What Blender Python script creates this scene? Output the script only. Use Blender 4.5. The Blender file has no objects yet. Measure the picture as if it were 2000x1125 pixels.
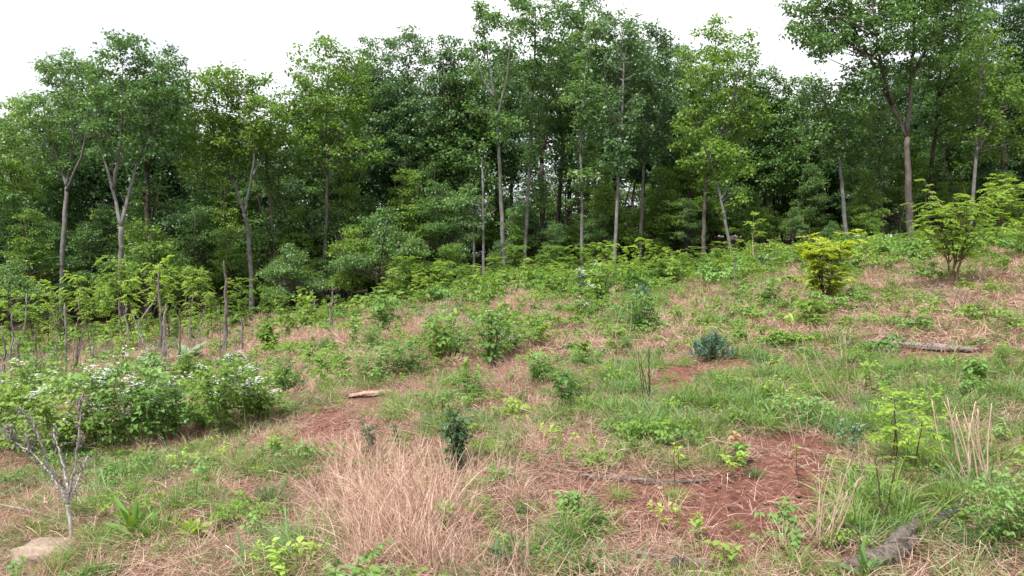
import bpy, math, random
import numpy as np
R = math.radians
SC = bpy.context.scene
COL = SC.collection

# ------------------------------------------------------------------ camera, world, sun, exposure
CAM_Z = 1.6
PITCH = R(2.48)
FPX = 1444.0          # focal length in pixels of the 2000 px wide photograph
cam_d = bpy.data.cameras.new('camera'); cam_d.lens = FPX / 2000 * 36; cam_d.sensor_width = 36
cam_d.clip_start = 0.05; cam_d.clip_end = 3000
cam = bpy.data.objects.new('camera', cam_d); COL.objects.link(cam)
cam.location = (0, 0, CAM_Z); cam.rotation_euler = (R(90) - PITCH, 0, 0)
SC.camera = cam

SUN_EL, SUN_AZ = 58, 215     # azimuth clockwise from +Y (view direction): behind the camera, to the left
w = bpy.data.worlds.new('World'); SC.world = w; w.use_nodes = True
nt = w.node_tree; nt.nodes.clear()
def N(nt, t, **k):
    n = nt.nodes.new(t)
    for a, b in k.items(): setattr(n, a, b)
    return n
sky = N(nt, 'ShaderNodeTexSky', sky_type='NISHITA', sun_disc=False)
sky.sun_elevation = R(SUN_EL); sky.sun_rotation = R(SUN_AZ); sky.dust_density = 3; sky.air_density = 1.0
bg1 = N(nt, 'ShaderNodeBackground'); bg1.inputs[1].default_value = 0.13
nt.links.new(sky.outputs[0], bg1.inputs[0])
bg2 = N(nt, 'ShaderNodeBackground'); bg2.inputs[0].default_value = (0.97, 0.985, 1, 1); bg2.inputs[1].default_value = 0.92
tc = N(nt, 'ShaderNodeTexCoord'); mp = N(nt, 'ShaderNodeMapping'); mp.inputs['Scale'].default_value = (1, 1, 2.2)
ns = N(nt, 'ShaderNodeTexNoise'); ns.inputs['Scale'].default_value = 2.6; ns.inputs['Detail'].default_value = 6
rp = N(nt, 'ShaderNodeValToRGB'); rp.color_ramp.elements[0].position = 0.30; rp.color_ramp.elements[0].color = (.5, .5, .5, 1)
rp.color_ramp.elements[1].position = 0.52
mx = N(nt, 'ShaderNodeMixShader'); out = N(nt, 'ShaderNodeOutputWorld')
nt.links.new(tc.outputs['Generated'], mp.inputs[0]); nt.links.new(mp.outputs[0], ns.inputs[0]); nt.links.new(ns.outputs[0], rp.inputs[0])
nt.links.new(rp.outputs[0], mx.inputs[0]); nt.links.new(bg1.outputs[0], mx.inputs[1]); nt.links.new(bg2.outputs[0], mx.inputs[2])
nt.links.new(mx.outputs[0], out.inputs[0])
sd = bpy.data.lights.new('sun', 'SUN'); sd.energy = 3.9; sd.angle = R(3); sd.color = (1, 0.965, 0.9)
sun = bpy.data.objects.new('sun', sd); COL.objects.link(sun); sun.location = (0, 0, 60)
sun.rotation_euler = (R(90 - SUN_EL), 0, R(180 - SUN_AZ))
SC.view_settings.view_transform = 'Standard'; SC.view_settings.look = 'None'
SC.view_settings.exposure = 0.66; SC.view_settings.gamma = 1
SC.render.engine = 'CYCLES'
cy = SC.cycles
cy.max_bounces = 5; cy.diffuse_bounces = 3; cy.glossy_bounces = 1; cy.transmission_bounces = 3; cy.transparent_max_bounces = 4
cy.sample_clamp_indirect = 4
cy.use_denoising = True
try: cy.denoising_prefilter = 'ACCURATE'
except Exception: pass

# ------------------------------------------------------------------ maths helpers
rng = np.random.default_rng(7)
random.seed(7)
CP, SP = math.cos(PITCH), math.sin(PITCH)

def _hash(ix, iy, s):
    v = np.sin(ix * 127.1 + iy * 311.7 + s * 74.7) * 43758.5453
    return v - np.floor(v)
def vnoise(x, y, s=0):
    x = np.asarray(x, float); y = np.asarray(y, float)
    ix, iy = np.floor(x), np.floor(y); fx, fy = x - ix, y - iy
    fx = fx * fx * (3 - 2 * fx); fy = fy * fy * (3 - 2 * fy)
    a, b, c, d = _hash(ix, iy, s), _hash(ix + 1, iy, s), _hash(ix, iy + 1, s), _hash(ix + 1, iy + 1, s)
    return (a * (1 - fx) + b * fx) * (1 - fy) + (c * (1 - fx) + d * fx) * fy
def fbm(x, y, s=0, o=3):
    t = 0; a = 1; n = 0
    for k in range(o):
        t = t + a * vnoise(x, y, s + k); n += a; a *= .5; x = x * 2.03; y = y * 2.03
    return t / n

def gz(x, y):
    """height of the hillside: it falls away to the left and climbs to the right"""
    x = np.asarray(x, float); y = np.asarray(y, float)
    t_ = np.clip((x - 1.5) / 17, 0, 1)
    l = -3.35 * (1 - np.exp(np.minimum(x, 0) / 18)); r = 1.5 * t_ * t_ * (3 - 2 * t_) + .012 * np.clip(x, 0, 30)
    z = l + r + 0.012 * np.clip(y, -40, 38) + 0.03 * np.clip(y - 42, 0, 88)
    z = np.where(y > 130, z - 0.05 * (y - 130), z)
    rr = np.sqrt(x * x + y * y)
    k = np.clip(rr / 6, 0, 1)
    z = z + k * 0.35 * (fbm(x * .16 + 7, y * .16, 3, 3) - .5) + 0.10 * (fbm(x * .8, y * .8, 9, 3) - .5)
    return z
Z0 = float(gz(0, 0)); _gz = gz
def gz(x, y): return _gz(x, y) - Z0

def proj(x, y, z):
    dz = z - CAM_Z
    dep = y * CP - dz * SP; up = y * SP + dz * CP
    dep = np.maximum(dep, .05)
    return 1000 + x / dep * FPX, 562.5 - up / dep * FPX
def ray(px, py):
    X = (px - 1000) / FPX; Y = (562.5 - py) / FPX
    return np.array([X, CP + Y * SP, -SP + Y * CP])
def at(px, py, d):
    """world point seen at pixel px,py of the photograph at depth y=d"""
    v = ray(px, py); return np.array([0, 0, CAM_Z]) + v * (d / v[1])
def on_ground(px, py, far=60):
    """where the line of sight through px,py meets the hillside"""
    v = ray(px, py); o = np.array([0, 0, CAM_Z]); t = np.linspace(1.5, far, 4000)
    P = o + v * t[:, None]; h = P[:, 2] - gz(P[:, 0], P[:, 1]); i = np.argmax(h < 0)
    if h[i] >= 0: i = len(t) - 1
    p = P[i]; return np.array([p[0], p[1], float(gz(p[0], p[1]))])
def foot(px, d):
    x = (px - 1000) / FPX * d; return np.array([x, d, float(gz(x, d))])

def unit(v):
    v = np.asarray(v, float); n = np.linalg.norm(v, axis=-1, keepdims=True); return v / np.maximum(n, 1e-9)

# ------------------------------------------------------------------ mesh builder
class MB:
    def __init__(s): s.v = []; s.f = []; s.t = []; s.n = 0; s.mi = []
    def add(s, V, F, tint=0.5, mi=0):
        V = np.asarray(V, float).reshape(-1, 3); F = np.asarray(F, int)
        s.v.append(V); s.f.append(F + s.n); s.mi.append(np.full(len(F), mi))
        s.t.append(np.broadcast_to(np.asarray(tint, float), (len(V),)).copy()); s.n += len(V)
    def tube(s, pts, rad, sides=6, tint=0.5, rough=0.0, mi=0, flat=1.0):
        pts = np.asarray(pts, float); n = len(pts); rad = np.broadcast_to(np.asarray(rad, float), (n,))
        T = unit(np.gradient(pts, axis=0)); ref = np.array([0.13, 0.97, 0.2]) if abs(T[:, 2]).mean() > .5 else np.array([0.1, 0.05, 1.0])
        A = unit(np.cross(T, ref)); B = np.cross(T, A)
        th = np.arange(sides) * 2 * math.pi / sides
        rr = rad[:, None] * (1 + rough * (rng.random((n, sides)) - .5) * 2)
        V = pts[:, None] + A[:, None] * (np.cos(th)[None, :, None] * rr[..., None]) + B[:, None] * (np.sin(th)[None, :, None] * rr[..., None] * flat)
        V = V.reshape(-1, 3)
        i = np.arange(n - 1)[:, None] * sides; j = np.arange(sides)[None]; k = (j + 1) % sides
        F = np.stack([i + j, i + k, i + sides + k, i + sides + j], -1).reshape(-1, 4)
        s.add(V, F, tint, mi)
        c = np.array([pts[0], pts[-1]]); e = (n - 1) * sides; o = s.n
        base = s.n - n * sides
        s.v.append(c); s.t.append(np.full(2, float(np.mean(tint)))); s.n += 2
        f = [[o, base + (q + 1) % sides, base + q, base + q] for q in range(sides)] + [[o + 1, base + e + q, base + e + (q + 1) % sides, base + e + (q + 1) % sides] for q in range(sides)]
        s.f.append(np.array(f)); s.mi.append(np.full(len(f), mi))
    def leaf4(s, C, D, Nn, L, W, tint, mi=0, fold=.18, curl=.12):
        n = len(C); D = unit(D); S = unit(np.cross(D, Nn)); U = np.cross(S, D)
        L = np.broadcast_to(L, (n,))[:, None]; W = np.broadcast_to(W, (n,))[:, None]
        a = C; b = C + D * .45 * L + S * W / 2 + U * fold * W; c = C + D * L - U * curl * L; d = C + D * .45 * L - S * W / 2 + U * fold * W
        V = np.stack([a, b, c, d], 1).reshape(-1, 3); F = (np.arange(n)[:, None] * 4 + np.arange(4)[None])
        s.add(V, F, np.repeat(np.broadcast_to(tint, (n,)), 4), mi)
    def leaf8(s, C, D, Nn, L, W, tint, mi=0, fold=.2, curl=.25, wide=(1, .75)):
        n = len(C); D = unit(D); S = unit(np.cross(D, Nn)); U = np.cross(S, D)
        L = np.broadcast_to(L, (n,))[:, None]; W = np.broadcast_to(W, (n,))[:, None]
        m1 = C + D * .32 * L + U * .04 * L; m2 = C + D * .68 * L - U * curl * .35 * L
        V = np.stack([C, m1 + S * W / 2 * wide[0] + U * fold * W, m1, m1 - S * W / 2 * wide[0] + U * fold * W,
                      m2 + S * W / 2 * wide[1] + U * fold * W * .8, m2, m2 - S * W / 2 * wide[1] + U * fold * W * .8, C + D * L - U * curl * L], 1).reshape(-1, 3)
        q = np.array([[0, 1, 2, 2], [0, 2, 3, 3], [1, 4, 5, 2], [2, 5, 6, 3], [4, 7, 5, 5], [5, 7, 6, 6]])
        F = (np.arange(n)[:, None, None] * 8 + q[None]).reshape(-1, 4)
        s.add(V, F, np.repeat(np.broadcast_to(tint, (n,)), 8), mi)
    def blade(s, C, D, L, W, bend, tint, seg=4, mi=0):
        """grass blades: tapering ribbons that start along D and sag"""
        n = len(C); D = unit(D); L = np.broadcast_to(L, (n,)); W = np.broadcast_to(W, (n,)); bend = np.broadcast_to(bend, (n,))
        S = unit(np.cross(D, np.array([0, 0, 1.]) + rng.normal(0, .35, (n, 3)))); H = D * [1, 1, 0]; H = unit(H + 1e-6)
        t = np.linspace(0, 1, seg + 1); rows = []
        for k, q in enumerate(t):
            p = C + D * (L * q)[:, None] + (H * .55 - np.array([0, 0, 1.])) * (bend * L * q * q)[:, None]
            wd = W * (1 - q ** 1.6) * .5
            if k == seg: rows.append(p[:, None])
            else: rows.append(np.stack([p - S * wd[:, None], p + S * wd[:, None]], 1))
        V = np.concatenate(rows, 1).reshape(-1, 3); m = 2 * seg + 1
        q = [[2 * k, 2 * k + 1, 2 * k + 3, 2 * k + 2] for k in range(seg - 1)] + [[2 * seg - 2, 2 * seg - 1, 2 * seg, 2 * seg]]
        F = (np.arange(n)[:, None, None] * m + np.array(q)[None]).reshape(-1, 4)
        s.add(V, F, np.repeat(np.broadcast_to(tint, (n,)), m), mi)
    def mesh(s, name, mats, smooth=False):
        V = np.concatenate(s.v); F = np.concatenate(s.f); T = np.concatenate(s.t); MI = np.concatenate(s.mi)
        tri = F[:, 2] == F[:, 3]; tot = np.where(tri, 3, 4); keep = np.ones(F.shape, bool); keep[tri, 3] = False
        me = bpy.data.meshes.new(name)
        me.vertices.add(len(V)); me.vertices.foreach_set('co', V.astype(np.float32).ravel())
        li = F[keep]; me.loops.add(len(li)); me.loops.foreach_set('vertex_index', li.astype(np.int32))
        st = np.concatenate([[0], np.cumsum(tot)[:-1]]); me.polygons.add(len(F)); me.polygons.foreach_set('loop_start', st.astype(np.int32))
        a = me.attributes.new('tint', 'FLOAT', 'POINT'); a.data.foreach_set('value', T.astype(np.float32))
        if not isinstance(mats, (list, tuple)): mats = [mats]
        for m in mats: me.materials.append(m)
        me.polygons.foreach_set('material_index', MI.astype(np.int32))
        if smooth: me.polygons.foreach_set('use_smooth', np.ones(len(F), bool))
        me.update(calc_edges=True)
        return me
    def obj(s, name, mats, parent=None, smooth=False):
        o = bpy.data.objects.new(name, s.mesh(name, mats, smooth)); COL.objects.link(o); o.parent = parent
        return o

def tag(o, label=None, cat=None, group=None, kind=None):
    if label: o['label'] = label
    if cat: o['category'] = cat
    if group: o['group'] = group
    if kind: o['kind'] = kind
    return o
def empty(name, loc, rz=0, s=1.0):
    o = bpy.data.objects.new(name, None); COL.objects.link(o); o.location = tuple(loc); o.rotation_euler = (0, 0, rz)
    o.scale = (s, s, s) if np.isscalar(s) else s; o.empty_display_size = .1
    return o
def dup(root, loc, rz=0, s=1.0):
    """copy of a thing together with copies of its parts"""
    c = root.copy(); COL.objects.link(c); c.location = tuple(loc); c.rotation_euler = (0, 0, rz); c.scale = (s, s, s) if np.isscalar(s) else s
    for ch in PARTS[root.name]:
        d = ch.copy(); COL.objects.link(d); d.parent = c
    return c
PARTS = {}
USED = set()
def place(root, loc, rz=0, s=1.0):
    """first use moves the thing itself, later uses are copies"""
    if root.name in USED: return dup(root, loc, rz, s)
    USED.add(root.name); root.location = tuple(loc); root.rotation_euler = (0, 0, rz); root.scale = (s, s, s) if np.isscalar(s) else s
    return root

ORD = 'first second third fourth fifth sixth seventh eighth ninth tenth eleventh twelfth thirteenth fourteenth fifteenth sixteenth seventeenth eighteenth nineteenth twentieth'.split()
B9 = ORD[:9]
for t_, u_ in (('twent', 'twenty'), ('thirt', 'thirty'), ('fort', 'forty'), ('fift', 'fifty'), ('sixt', 'sixty')):
    if t_ != 'twent': ORD.append(t_ + 'ieth')
    ORD += [u_ + '-' + o for o in B9]

# ------------------------------------------------------------------ materials
def leaf_mat(name, cols, trans=.35, rough=.5, tcol=None, rnd=.5, spec=.3):
    m = bpy.data.materials.new(name); m.use_nodes = True; nt = m.node_tree; nt.nodes.clear()
    at_ = N(nt, 'ShaderNodeAttribute', attribute_name='tint'); oi = N(nt, 'ShaderNodeObjectInfo')
    a = N(nt, 'ShaderNodeMath', operation='MULTIPLY'); a.inputs[1].default_value = rnd; nt.links.new(oi.outputs['Random'], a.inputs[0])
    b = N(nt, 'ShaderNodeMath', operation='MULTIPLY_ADD'); b.inputs[1].default_value = 1 - rnd
    nt.links.new(at_.outputs['Fac'], b.inputs[0]); nt.links.new(a.outputs[0], b.inputs[2])
    r = N(nt, 'ShaderNodeValToRGB'); els = r.color_ramp.elements
    while len(els) < len(cols): els.new(.5)
    for i, c in enumerate(cols): els[i].position = i / (len(cols) - 1); els[i].color = (*c, 1)
    nt.links.new(b.outputs[0], r.inputs[0])
    p = N(nt, 'ShaderNodeBsdfPrincipled'); p.inputs['Roughness'].default_value = rough; p.inputs['Specular IOR Level'].default_value = spec
    nt.links.new(r.outputs[0], p.inputs['Base Color'])
    o = N(nt, 'ShaderNodeOutputMaterial')
    if trans > 0:
        t = N(nt, 'ShaderNodeBsdfTranslucent'); mxc = N(nt, 'ShaderNodeMix', data_type='RGBA', blend_type='MULTIPLY')
        mxc.inputs[0].default_value = 1; mxc.inputs[7].default_value = (*(tcol or (1.5, 1.5, .7)), 1)
        nt.links.new(r.outputs[0], mxc.inputs[6]); nt.links.new(mxc.outputs[2], t.inputs[0])
        x = N(nt, 'ShaderNodeMixShader'); x.inputs[0].default_value = trans
        nt.links.new(p.outputs[0], x.inputs[1]); nt.links.new(t.outputs[0], x.inputs[2]); nt.links.new(x.outputs[0], o.inputs[0])
    else: nt.links.new(p.outputs[0], o.inputs[0])
    return m
def bark_mat(name, dark, light, scale=6, stretch=.18, bump=.6, bias=.5):
    m = bpy.data.materials.new(name); m.use_nodes = True; nt = m.node_tree; nt.nodes.clear()
    tc = N(nt, 'ShaderNodeTexCoord'); mp = N(nt, 'ShaderNodeMapping'); mp.inputs['Scale'].default_value = (1, 1, stretch)
    oi = N(nt, 'ShaderNodeObjectInfo'); nt.links.new(tc.outputs['Object'], mp.inputs[0]); nt.links.new(oi.outputs['Location'], mp.inputs['Location'])
    n1 = N(nt, 'ShaderNodeTexNoise'); n1.inputs['Scale'].default_value = scale * 4; n1.inputs['Detail'].default_value = 6; n1.inputs['Roughness'].default_value = .7
    n2 = N(nt, 'ShaderNodeTexNoise'); n2.inputs['Scale'].default_value = scale * .5; n2.inputs['Detail'].default_value = 3
    nt.links.new(mp.outputs[0], n1.inputs[0]); nt.links.new(tc.outputs['Object'], n2.inputs[0])
    ad = N(nt, 'ShaderNodeMath', operation='MULTIPLY_ADD'); ad.inputs[1].default_value = .65
    nt.links.new(n1.outputs[0], ad.inputs[0]); sc = N(nt, 'ShaderNodeMath', operation='MULTIPLY'); sc.inputs[1].default_value = .35
    nt.links.new(n2.outputs[0], sc.inputs[0]); nt.links.new(sc.outputs[0], ad.inputs[2])
    r = N(nt, 'ShaderNodeValToRGB'); r.color_ramp.elements[0].position = bias - .14; r.color_ramp.elements[0].color = (*dark, 1)
    r.color_ramp.elements[1].position = bias + .14; r.color_ramp.elements[1].color = (*light, 1); nt.links.new(ad.outputs[0], r.inputs[0])
    p = N(nt, 'ShaderNodeBsdfPrincipled'); p.inputs['Roughness'].default_value = .9; p.inputs['Specular IOR Level'].default_value = .15
    bp = N(nt, 'ShaderNodeBump'); bp.inputs['Strength'].default_value = bump; bp.inputs['Distance'].default_value = .03
    nt.links.new(ad.outputs[0], bp.inputs['Height']); nt.links.new(bp.outputs[0], p.inputs['Normal'])
    nt.links.new(r.outputs[0], p.inputs[0]); o = N(nt, 'ShaderNodeOutputMaterial'); nt.links.new(p.outputs[0], o.inputs[0])
    return m

L_DARK = leaf_mat('leaf_dark', [(.050, .112, .048), (.086, .172, .072), (.145, .245, .118)], .30, .42, spec=.5)
L_MID = leaf_mat('leaf_mid', [(.070, .148, .048), (.120, .225, .072), (.195, .310, .118)], .32, .42, spec=.5)
L_BRIGHT = leaf_mat('leaf_bright', [(.100, .190, .036), (.160, .275, .055), (.250, .370, .090)], .36, .45, spec=.5)
L_SAP = leaf_mat('leaf_sapling', [(.17, .28, .045), (.28, .42, .075), (.44, .56, .14)], .38, .5)
L_SAPG = leaf_mat('leaf_sapling_green', [(.10, .19, .035), (.17, .28, .055), (.27, .38, .085)], .36, .5)
L_BRAM = leaf_mat('leaf_bramble', [(.060, .14, .034), (.13, .25, .060), (.26, .40, .125)], .30, .45)
L_DEEP = leaf_mat('leaf_deep', [(.030, .078, .038), (.055, .120, .055), (.10, .18, .085)], .25, .45)
L_BLUE = leaf_mat('leaf_bluegreen', [(.085, .165, .115), (.15, .25, .17), (.25, .36, .26)], .2, .5, (1.1, 1.3, .8))
L_GOLD = leaf_mat('leaf_gold', [(.20, .31, .04), (.36, .44, .06), (.50, .42, .10)], .40, .5)
L_LIME = leaf_mat('leaf_lime', [(.20, .33, .045), (.30, .44, .075), (.42, .54, .14)], .42, .5)
L_MULL = leaf_mat('leaf_mullein', [(.17, .26, .15), (.24, .34, .20), (.32, .42, .26)], .2, .8)
L_PINK = leaf_mat('leaf_pink', [(.25, .30, .07), (.45, .28, .16), (.50, .30, .2)], .35, .5)
G_GRN = leaf_mat('grass_green', [(.070, .150, .026), (.150, .260, .050), (.320, .410, .140)], .28, .5)
G_BLUE = leaf_mat('grass_bluegreen', [(.058, .135, .046), (.125, .235, .080), (.27, .38, .17)], .25, .45)
G_STRAW = leaf_mat('grass_straw', [(.25, .145, .11), (.52, .355, .275), (.76, .58, .48)], .15, .7, (1.1, 1, .8), rnd=.3, spec=.15)
G_PINK = leaf_mat('grass_litter', [(.14, .070, .052), (.32, .190, .142), (.60, .43, .34)], .10, .8, (1.1, 1, .8), rnd=.3, spec=.1)
CLOD = leaf_mat('clod', [(.09, .045, .034), (.20, .10, .075), (.34, .23, .18)], 0, .9, spec=.1)
PETAL = leaf_mat('petal_white', [(.74, .75, .76), (.80, .80, .80)], .3, .6, (1, 1, 1))
STEM_G = leaf_mat('stem_green', [(.09, .13, .04), (.15, .2, .07)], 0, .7)
STEM_D = leaf_mat('stem_dark', [(.05, .032, .022), (.10, .065, .045)], 0, .8)
STEM_R = leaf_mat('stem_dry', [(.33, .25, .17), (.55, .45, .32)], 0, .8)
B_PALE = bark_mat('bark_pale', (.070, .066, .062), (.235, .230, .222))
B_DARK = bark_mat('bark_dark', (.025, .021, .018), (.085, .072, .060))
B_BROWN = bark_mat('bark_brown', (.045, .038, .033), (.155, .135, .118))
W_SILVER = bark_mat('dead_wood_silver', (.25, .23, .22), (.62, .58, .56), 12, .12, .6)
W_GREY = bark_mat('dead_wood_grey', (.10, .088, .08), (.38, .345, .32), 12, .12, .8)
W_BROWN = bark_mat('dead_wood_brown', (.055, .046, .041), (.27, .23, .205), 14, .12, 1)
W_PINK = bark_mat('rotten_wood', (.22, .13, .09), (.58, .43, .33), 14, .3, 1)
W_CHAR = bark_mat('charred_wood', (.010, .009, .009), (.16, .14, .13), 14, .3, 1)
W_LOG = bark_mat('weathered_log', (.075, .062, .054), (.40, .34, .30), 9, .2, 1)
STONE = bark_mat('stone', (.19, .135, .10), (.42, .33, .26), 5, 1, .8)

# ------------------------------------------------------------------ what covers the hillside where (spots surveyed from the photograph)
SOIL = [(660, 815, 70, 38, 1), (600, 850, 60, 36, .8), (700, 850, 70, 30, .7), (1335, 722, 60, 30, 1), (1450, 708, 50, 18, 1), (1300, 745, 40, 26, .8),
        (1270, 668, 40, 12, .8), (1410, 985, 240, 70, 1.4), (1500, 925, 110, 42, 1), (1560, 862, 60, 40, .8), (1590, 985, 90, 45, .9),
        (1830, 1095, 130, 30, 1), (1480, 1060, 120, 40, .7), (250, 1105, 170, 24, .8), (30, 1000, 60, 60, .5), (480, 940, 60, 40, .5), (1150, 925, 120, 22, .8), (1330, 925, 90, 16, .7),
        (1850, 625, 70, 14, .5), (310, 1000, 120, 30, .5), (900, 905, 80, 30, .5), (1000, 770, 70, 14, .7), (960, 1100, 90, 22, .7)]
TALLS = [(150, 700, 200, 26, .8), (300, 660, 160, 24, .8), (900, 600, 200, 16, .5), (760, 1000, 150, 100, 1.3), (740, 1100, 150, 45, 1.0), (600, 980, 40, 30, .5), (1000, 960, 70, 40, .5), (500, 1050, 50, 30, .4), (690, 900, 90, 50, .8), (850, 960, 70, 70, .9), (880, 1090, 70, 60, .9), (1060, 870, 90, 45, .6), (450, 640, 90, 24, 1.2), (380, 630, 60, 26, .9), (620, 655, 80, 20, .9),
         (790, 645, 90, 18, .9), (520, 620, 80, 14, .9), (1010, 590, 50, 20, .8), (480, 860, 110, 30, .6), (1350, 620, 90, 18, .4), (1700, 560, 110, 22, .7), (1480, 510, 60, 14, .8),
         (1640, 1060, 90, 50, .5), (1880, 590, 80, 20, .5), (1000, 700, 100, 25, .4), (300, 900, 60, 30, .4)]
GREEN = [(250, 660, 260, 30, -.35), (200, 990, 130, 40, .3), (430, 990, 90, 30, .25), (1000, 640, 200, 25, .4), (1300, 560, 250, 20, .5), (750, 690, 200, 25, .3), (1700, 850, 240, 110, .72), (1900, 950, 150, 110, .8), (1450, 790, 140, 45, .9), (1750, 720, 200, 30, .45), (1240, 780, 120, 50, .7), (1150, 1040, 170, 60, .6), (560, 1080, 110, 45, .9), (330, 1060, 90, 40, .7), (480, 1110, 120, 25, .8),
         (140, 1060, 90, 40, .6), (1330, 850, 120, 40, .5), (1500, 650, 160, 30, .5), (630, 715, 40, 20, .8), (500, 930, 60, 30, .5), (1250, 620, 200, 30, .5), (1880, 560, 130, 30, .5),
         (1450, 560, 200, 25, .5), (870, 830, 90, 30, .4), (1720, 1010, 80, 50, .8), (1950, 800, 100, 100, .6), (400, 760, 150, 30, .3)]
def blobs(L, u, v):
    s = 0
    for cx, cy_, rx, ry, a in L: s = s + a * np.exp(-((u - cx) / rx) ** 2 - ((v - cy_) / ry) ** 2)
    return s
BARE = [(1790, 692, 175, 15, 1), (1745, 1085, 85, 42, 1), (1855, 1025, 60, 34, 1), (75, 1095, 60, 26, 1), (720, 782, 50, 12, 1), (1805, 614, 26, 7, 1), (140, 1062, 20, 16, .6), (375, 1052, 26, 12, .9), (1240, 1098, 200, 10, .5), (1392, 712, 50, 10, .8), (1000, 2000, 1, 1, 0)]
def bare_spots(x, y):
    u, v = proj(x, y, gz(x, y)); return np.where(y > 1.5, np.clip(1.3 * blobs(BARE, u, v), 0, 1), 0)
def cover(x, y):
    z = gz(x, y); u, v = proj(x, y, z)
    front = y > 1.5
    n1 = fbm(x * 1.1, y * 1.1, 21, 3); n2 = fbm(x * .5 + 3, y * .5, 33, 3); n3 = fbm(x * 2.3, y * 2.3, 45, 2)
    soil = np.clip(np.where(front, blobs(SOIL, u, v), 0) + (n1 - .66) * 2.2, 0, 1)
    soil = np.clip((soil - .22 + (n3 - .5) * .5) * 2.2, 0, 1)
    tall = np.clip(np.where(front, blobs(TALLS, u, v), 0) + (n2 - .62) * 1.6, 0, 1.2)
    green = np.clip(.47 + np.where(front, blobs(GREEN, u, v), 0) + (n3 - .5) * 1.1 + (n2 - .5) * .6, 0, 1.2)
    green = green * (.25 + 1.5 * np.clip((vnoise(x * 3.1, y * 3.1, 88) * .6 + vnoise(x * 7, y * 7, 89) * .4 - .42) * 4, 0, 1)); green = green * (1 - .75 * np.clip(tall, 0, 1)) * (1 - .92 * soil)
    return soil, tall, green

# ------------------------------------------------------------------ the ground: one sheet to the horizon
def build_ground():
    a_f = np.linspace(-60, 60, 760); a_b = np.linspace(60, 300, 90)[1:-1]
    ang = np.radians(np.concatenate([a_f, a_b])); r = np.concatenate([[.02], np.geomspace(.4, 900, 430)])
    A, Rr = np.meshgrid(ang, r); X = np.sin(A) * Rr; Y = np.cos(A) * Rr
    Zg = gz(X, Y); fade = np.clip((30 - Rr) / 20, 0, 1)
    Zg = Zg + fade * (.05 * (fbm(X * 5, Y * 5, 61, 3) - .5) + .034 * (fbm(X * 15, Y * 15, 71, 3) - .5)) - .02
    soil, tall, green = cover(X, Y)
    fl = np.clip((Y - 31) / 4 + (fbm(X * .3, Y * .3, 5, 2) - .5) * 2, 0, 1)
    n, m = len(r), len(ang)
    V = np.stack([X, Y, Zg], -1).reshape(-1, 3)
    i = np.arange(n - 1)[:, None] * m; j = np.arange(m)[None]; k = (j + 1) % m
    F = np.stack([i + j, i + m + j, i + m + k, i + k], -1).reshape(-1, 4)
    mb = MB(); mb.add(V, F[:, ::-1], soil.ravel())
    m_ = bpy.data.materials.new('ground'); m_.use_nodes = True; nt = m_.node_tree; nt.nodes.clear()
    tc = N(nt, 'ShaderNodeTexCoord')
    def noise(s, d=6, ro=.6):
        q = N(nt, 'ShaderNodeTexNoise'); q.inputs['Scale'].default_value = s; q.inputs['Detail'].default_value = d; q.inputs['Roughness'].default_value = ro
        nt.links.new(tc.outputs['Object'], q.inputs[0]); return q
    def ramp(src, cs, ps):
        q = N(nt, 'ShaderNodeValToRGB'); e = q.color_ramp.elements
        while len(e) < len(cs): e.new(.5)
        for t, (c, p) in enumerate(zip(cs, ps)): e[t].position = p; e[t].color = (*c, 1)
        nt.links.new(src, q.inputs[0]); return q
    nA = noise(14, 10, .82); nB = noise(60, 6, .8)
    soilc = ramp(nA.outputs[0], [(.062, .025, .020), (.17, .072, .054), (.30, .15, .115)], [.34, .5, .66])
    litc = ramp(nB.outputs[0], [(.065, .034, .025), (.155, .088, .062), (.27, .165, .12)], [.3, .5, .68])
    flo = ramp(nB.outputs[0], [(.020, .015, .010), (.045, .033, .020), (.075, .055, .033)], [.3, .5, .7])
    at_ = N(nt, 'ShaderNodeAttribute', attribute_name='tint'); fa = N(nt, 'ShaderNodeAttribute', attribute_name='forest')
    m1 = N(nt, 'ShaderNodeMix', data_type='RGBA'); nt.links.new(at_.outputs['Fac'], m1.inputs[0]); nt.links.new(litc.outputs[0], m1.inputs[6]); nt.links.new(soilc.outputs[0], m1.inputs[7])
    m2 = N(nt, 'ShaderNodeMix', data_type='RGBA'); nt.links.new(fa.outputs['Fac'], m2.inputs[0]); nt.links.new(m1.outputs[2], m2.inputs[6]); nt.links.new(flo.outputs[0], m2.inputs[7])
    p = N(nt, 'ShaderNodeBsdfPrincipled'); p.inputs['Roughness'].default_value = .95; p.inputs['Specular IOR Level'].default_value = .1
    nt.links.new(m2.outputs[2], p.inputs[0])
    bp = N(nt, 'ShaderNodeBump'); bp.inputs['Strength'].default_value = .8; bp.inputs['Distance'].default_value = .02
    nt.links.new(nB.outputs[0], bp.inputs['Height']); nt.links.new(bp.outputs[0], p.inputs['Normal'])
    o = N(nt, 'ShaderNodeOutputMaterial'); nt.links.new(p.outputs[0], o.inputs[0])
    g = mb.obj('ground', m_, smooth=True)
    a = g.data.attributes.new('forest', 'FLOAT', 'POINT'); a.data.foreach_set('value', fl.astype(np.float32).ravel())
    tag(g, 'reddish hillside soil under grass and straw', 'ground', kind='structure')
build_ground()

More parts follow.
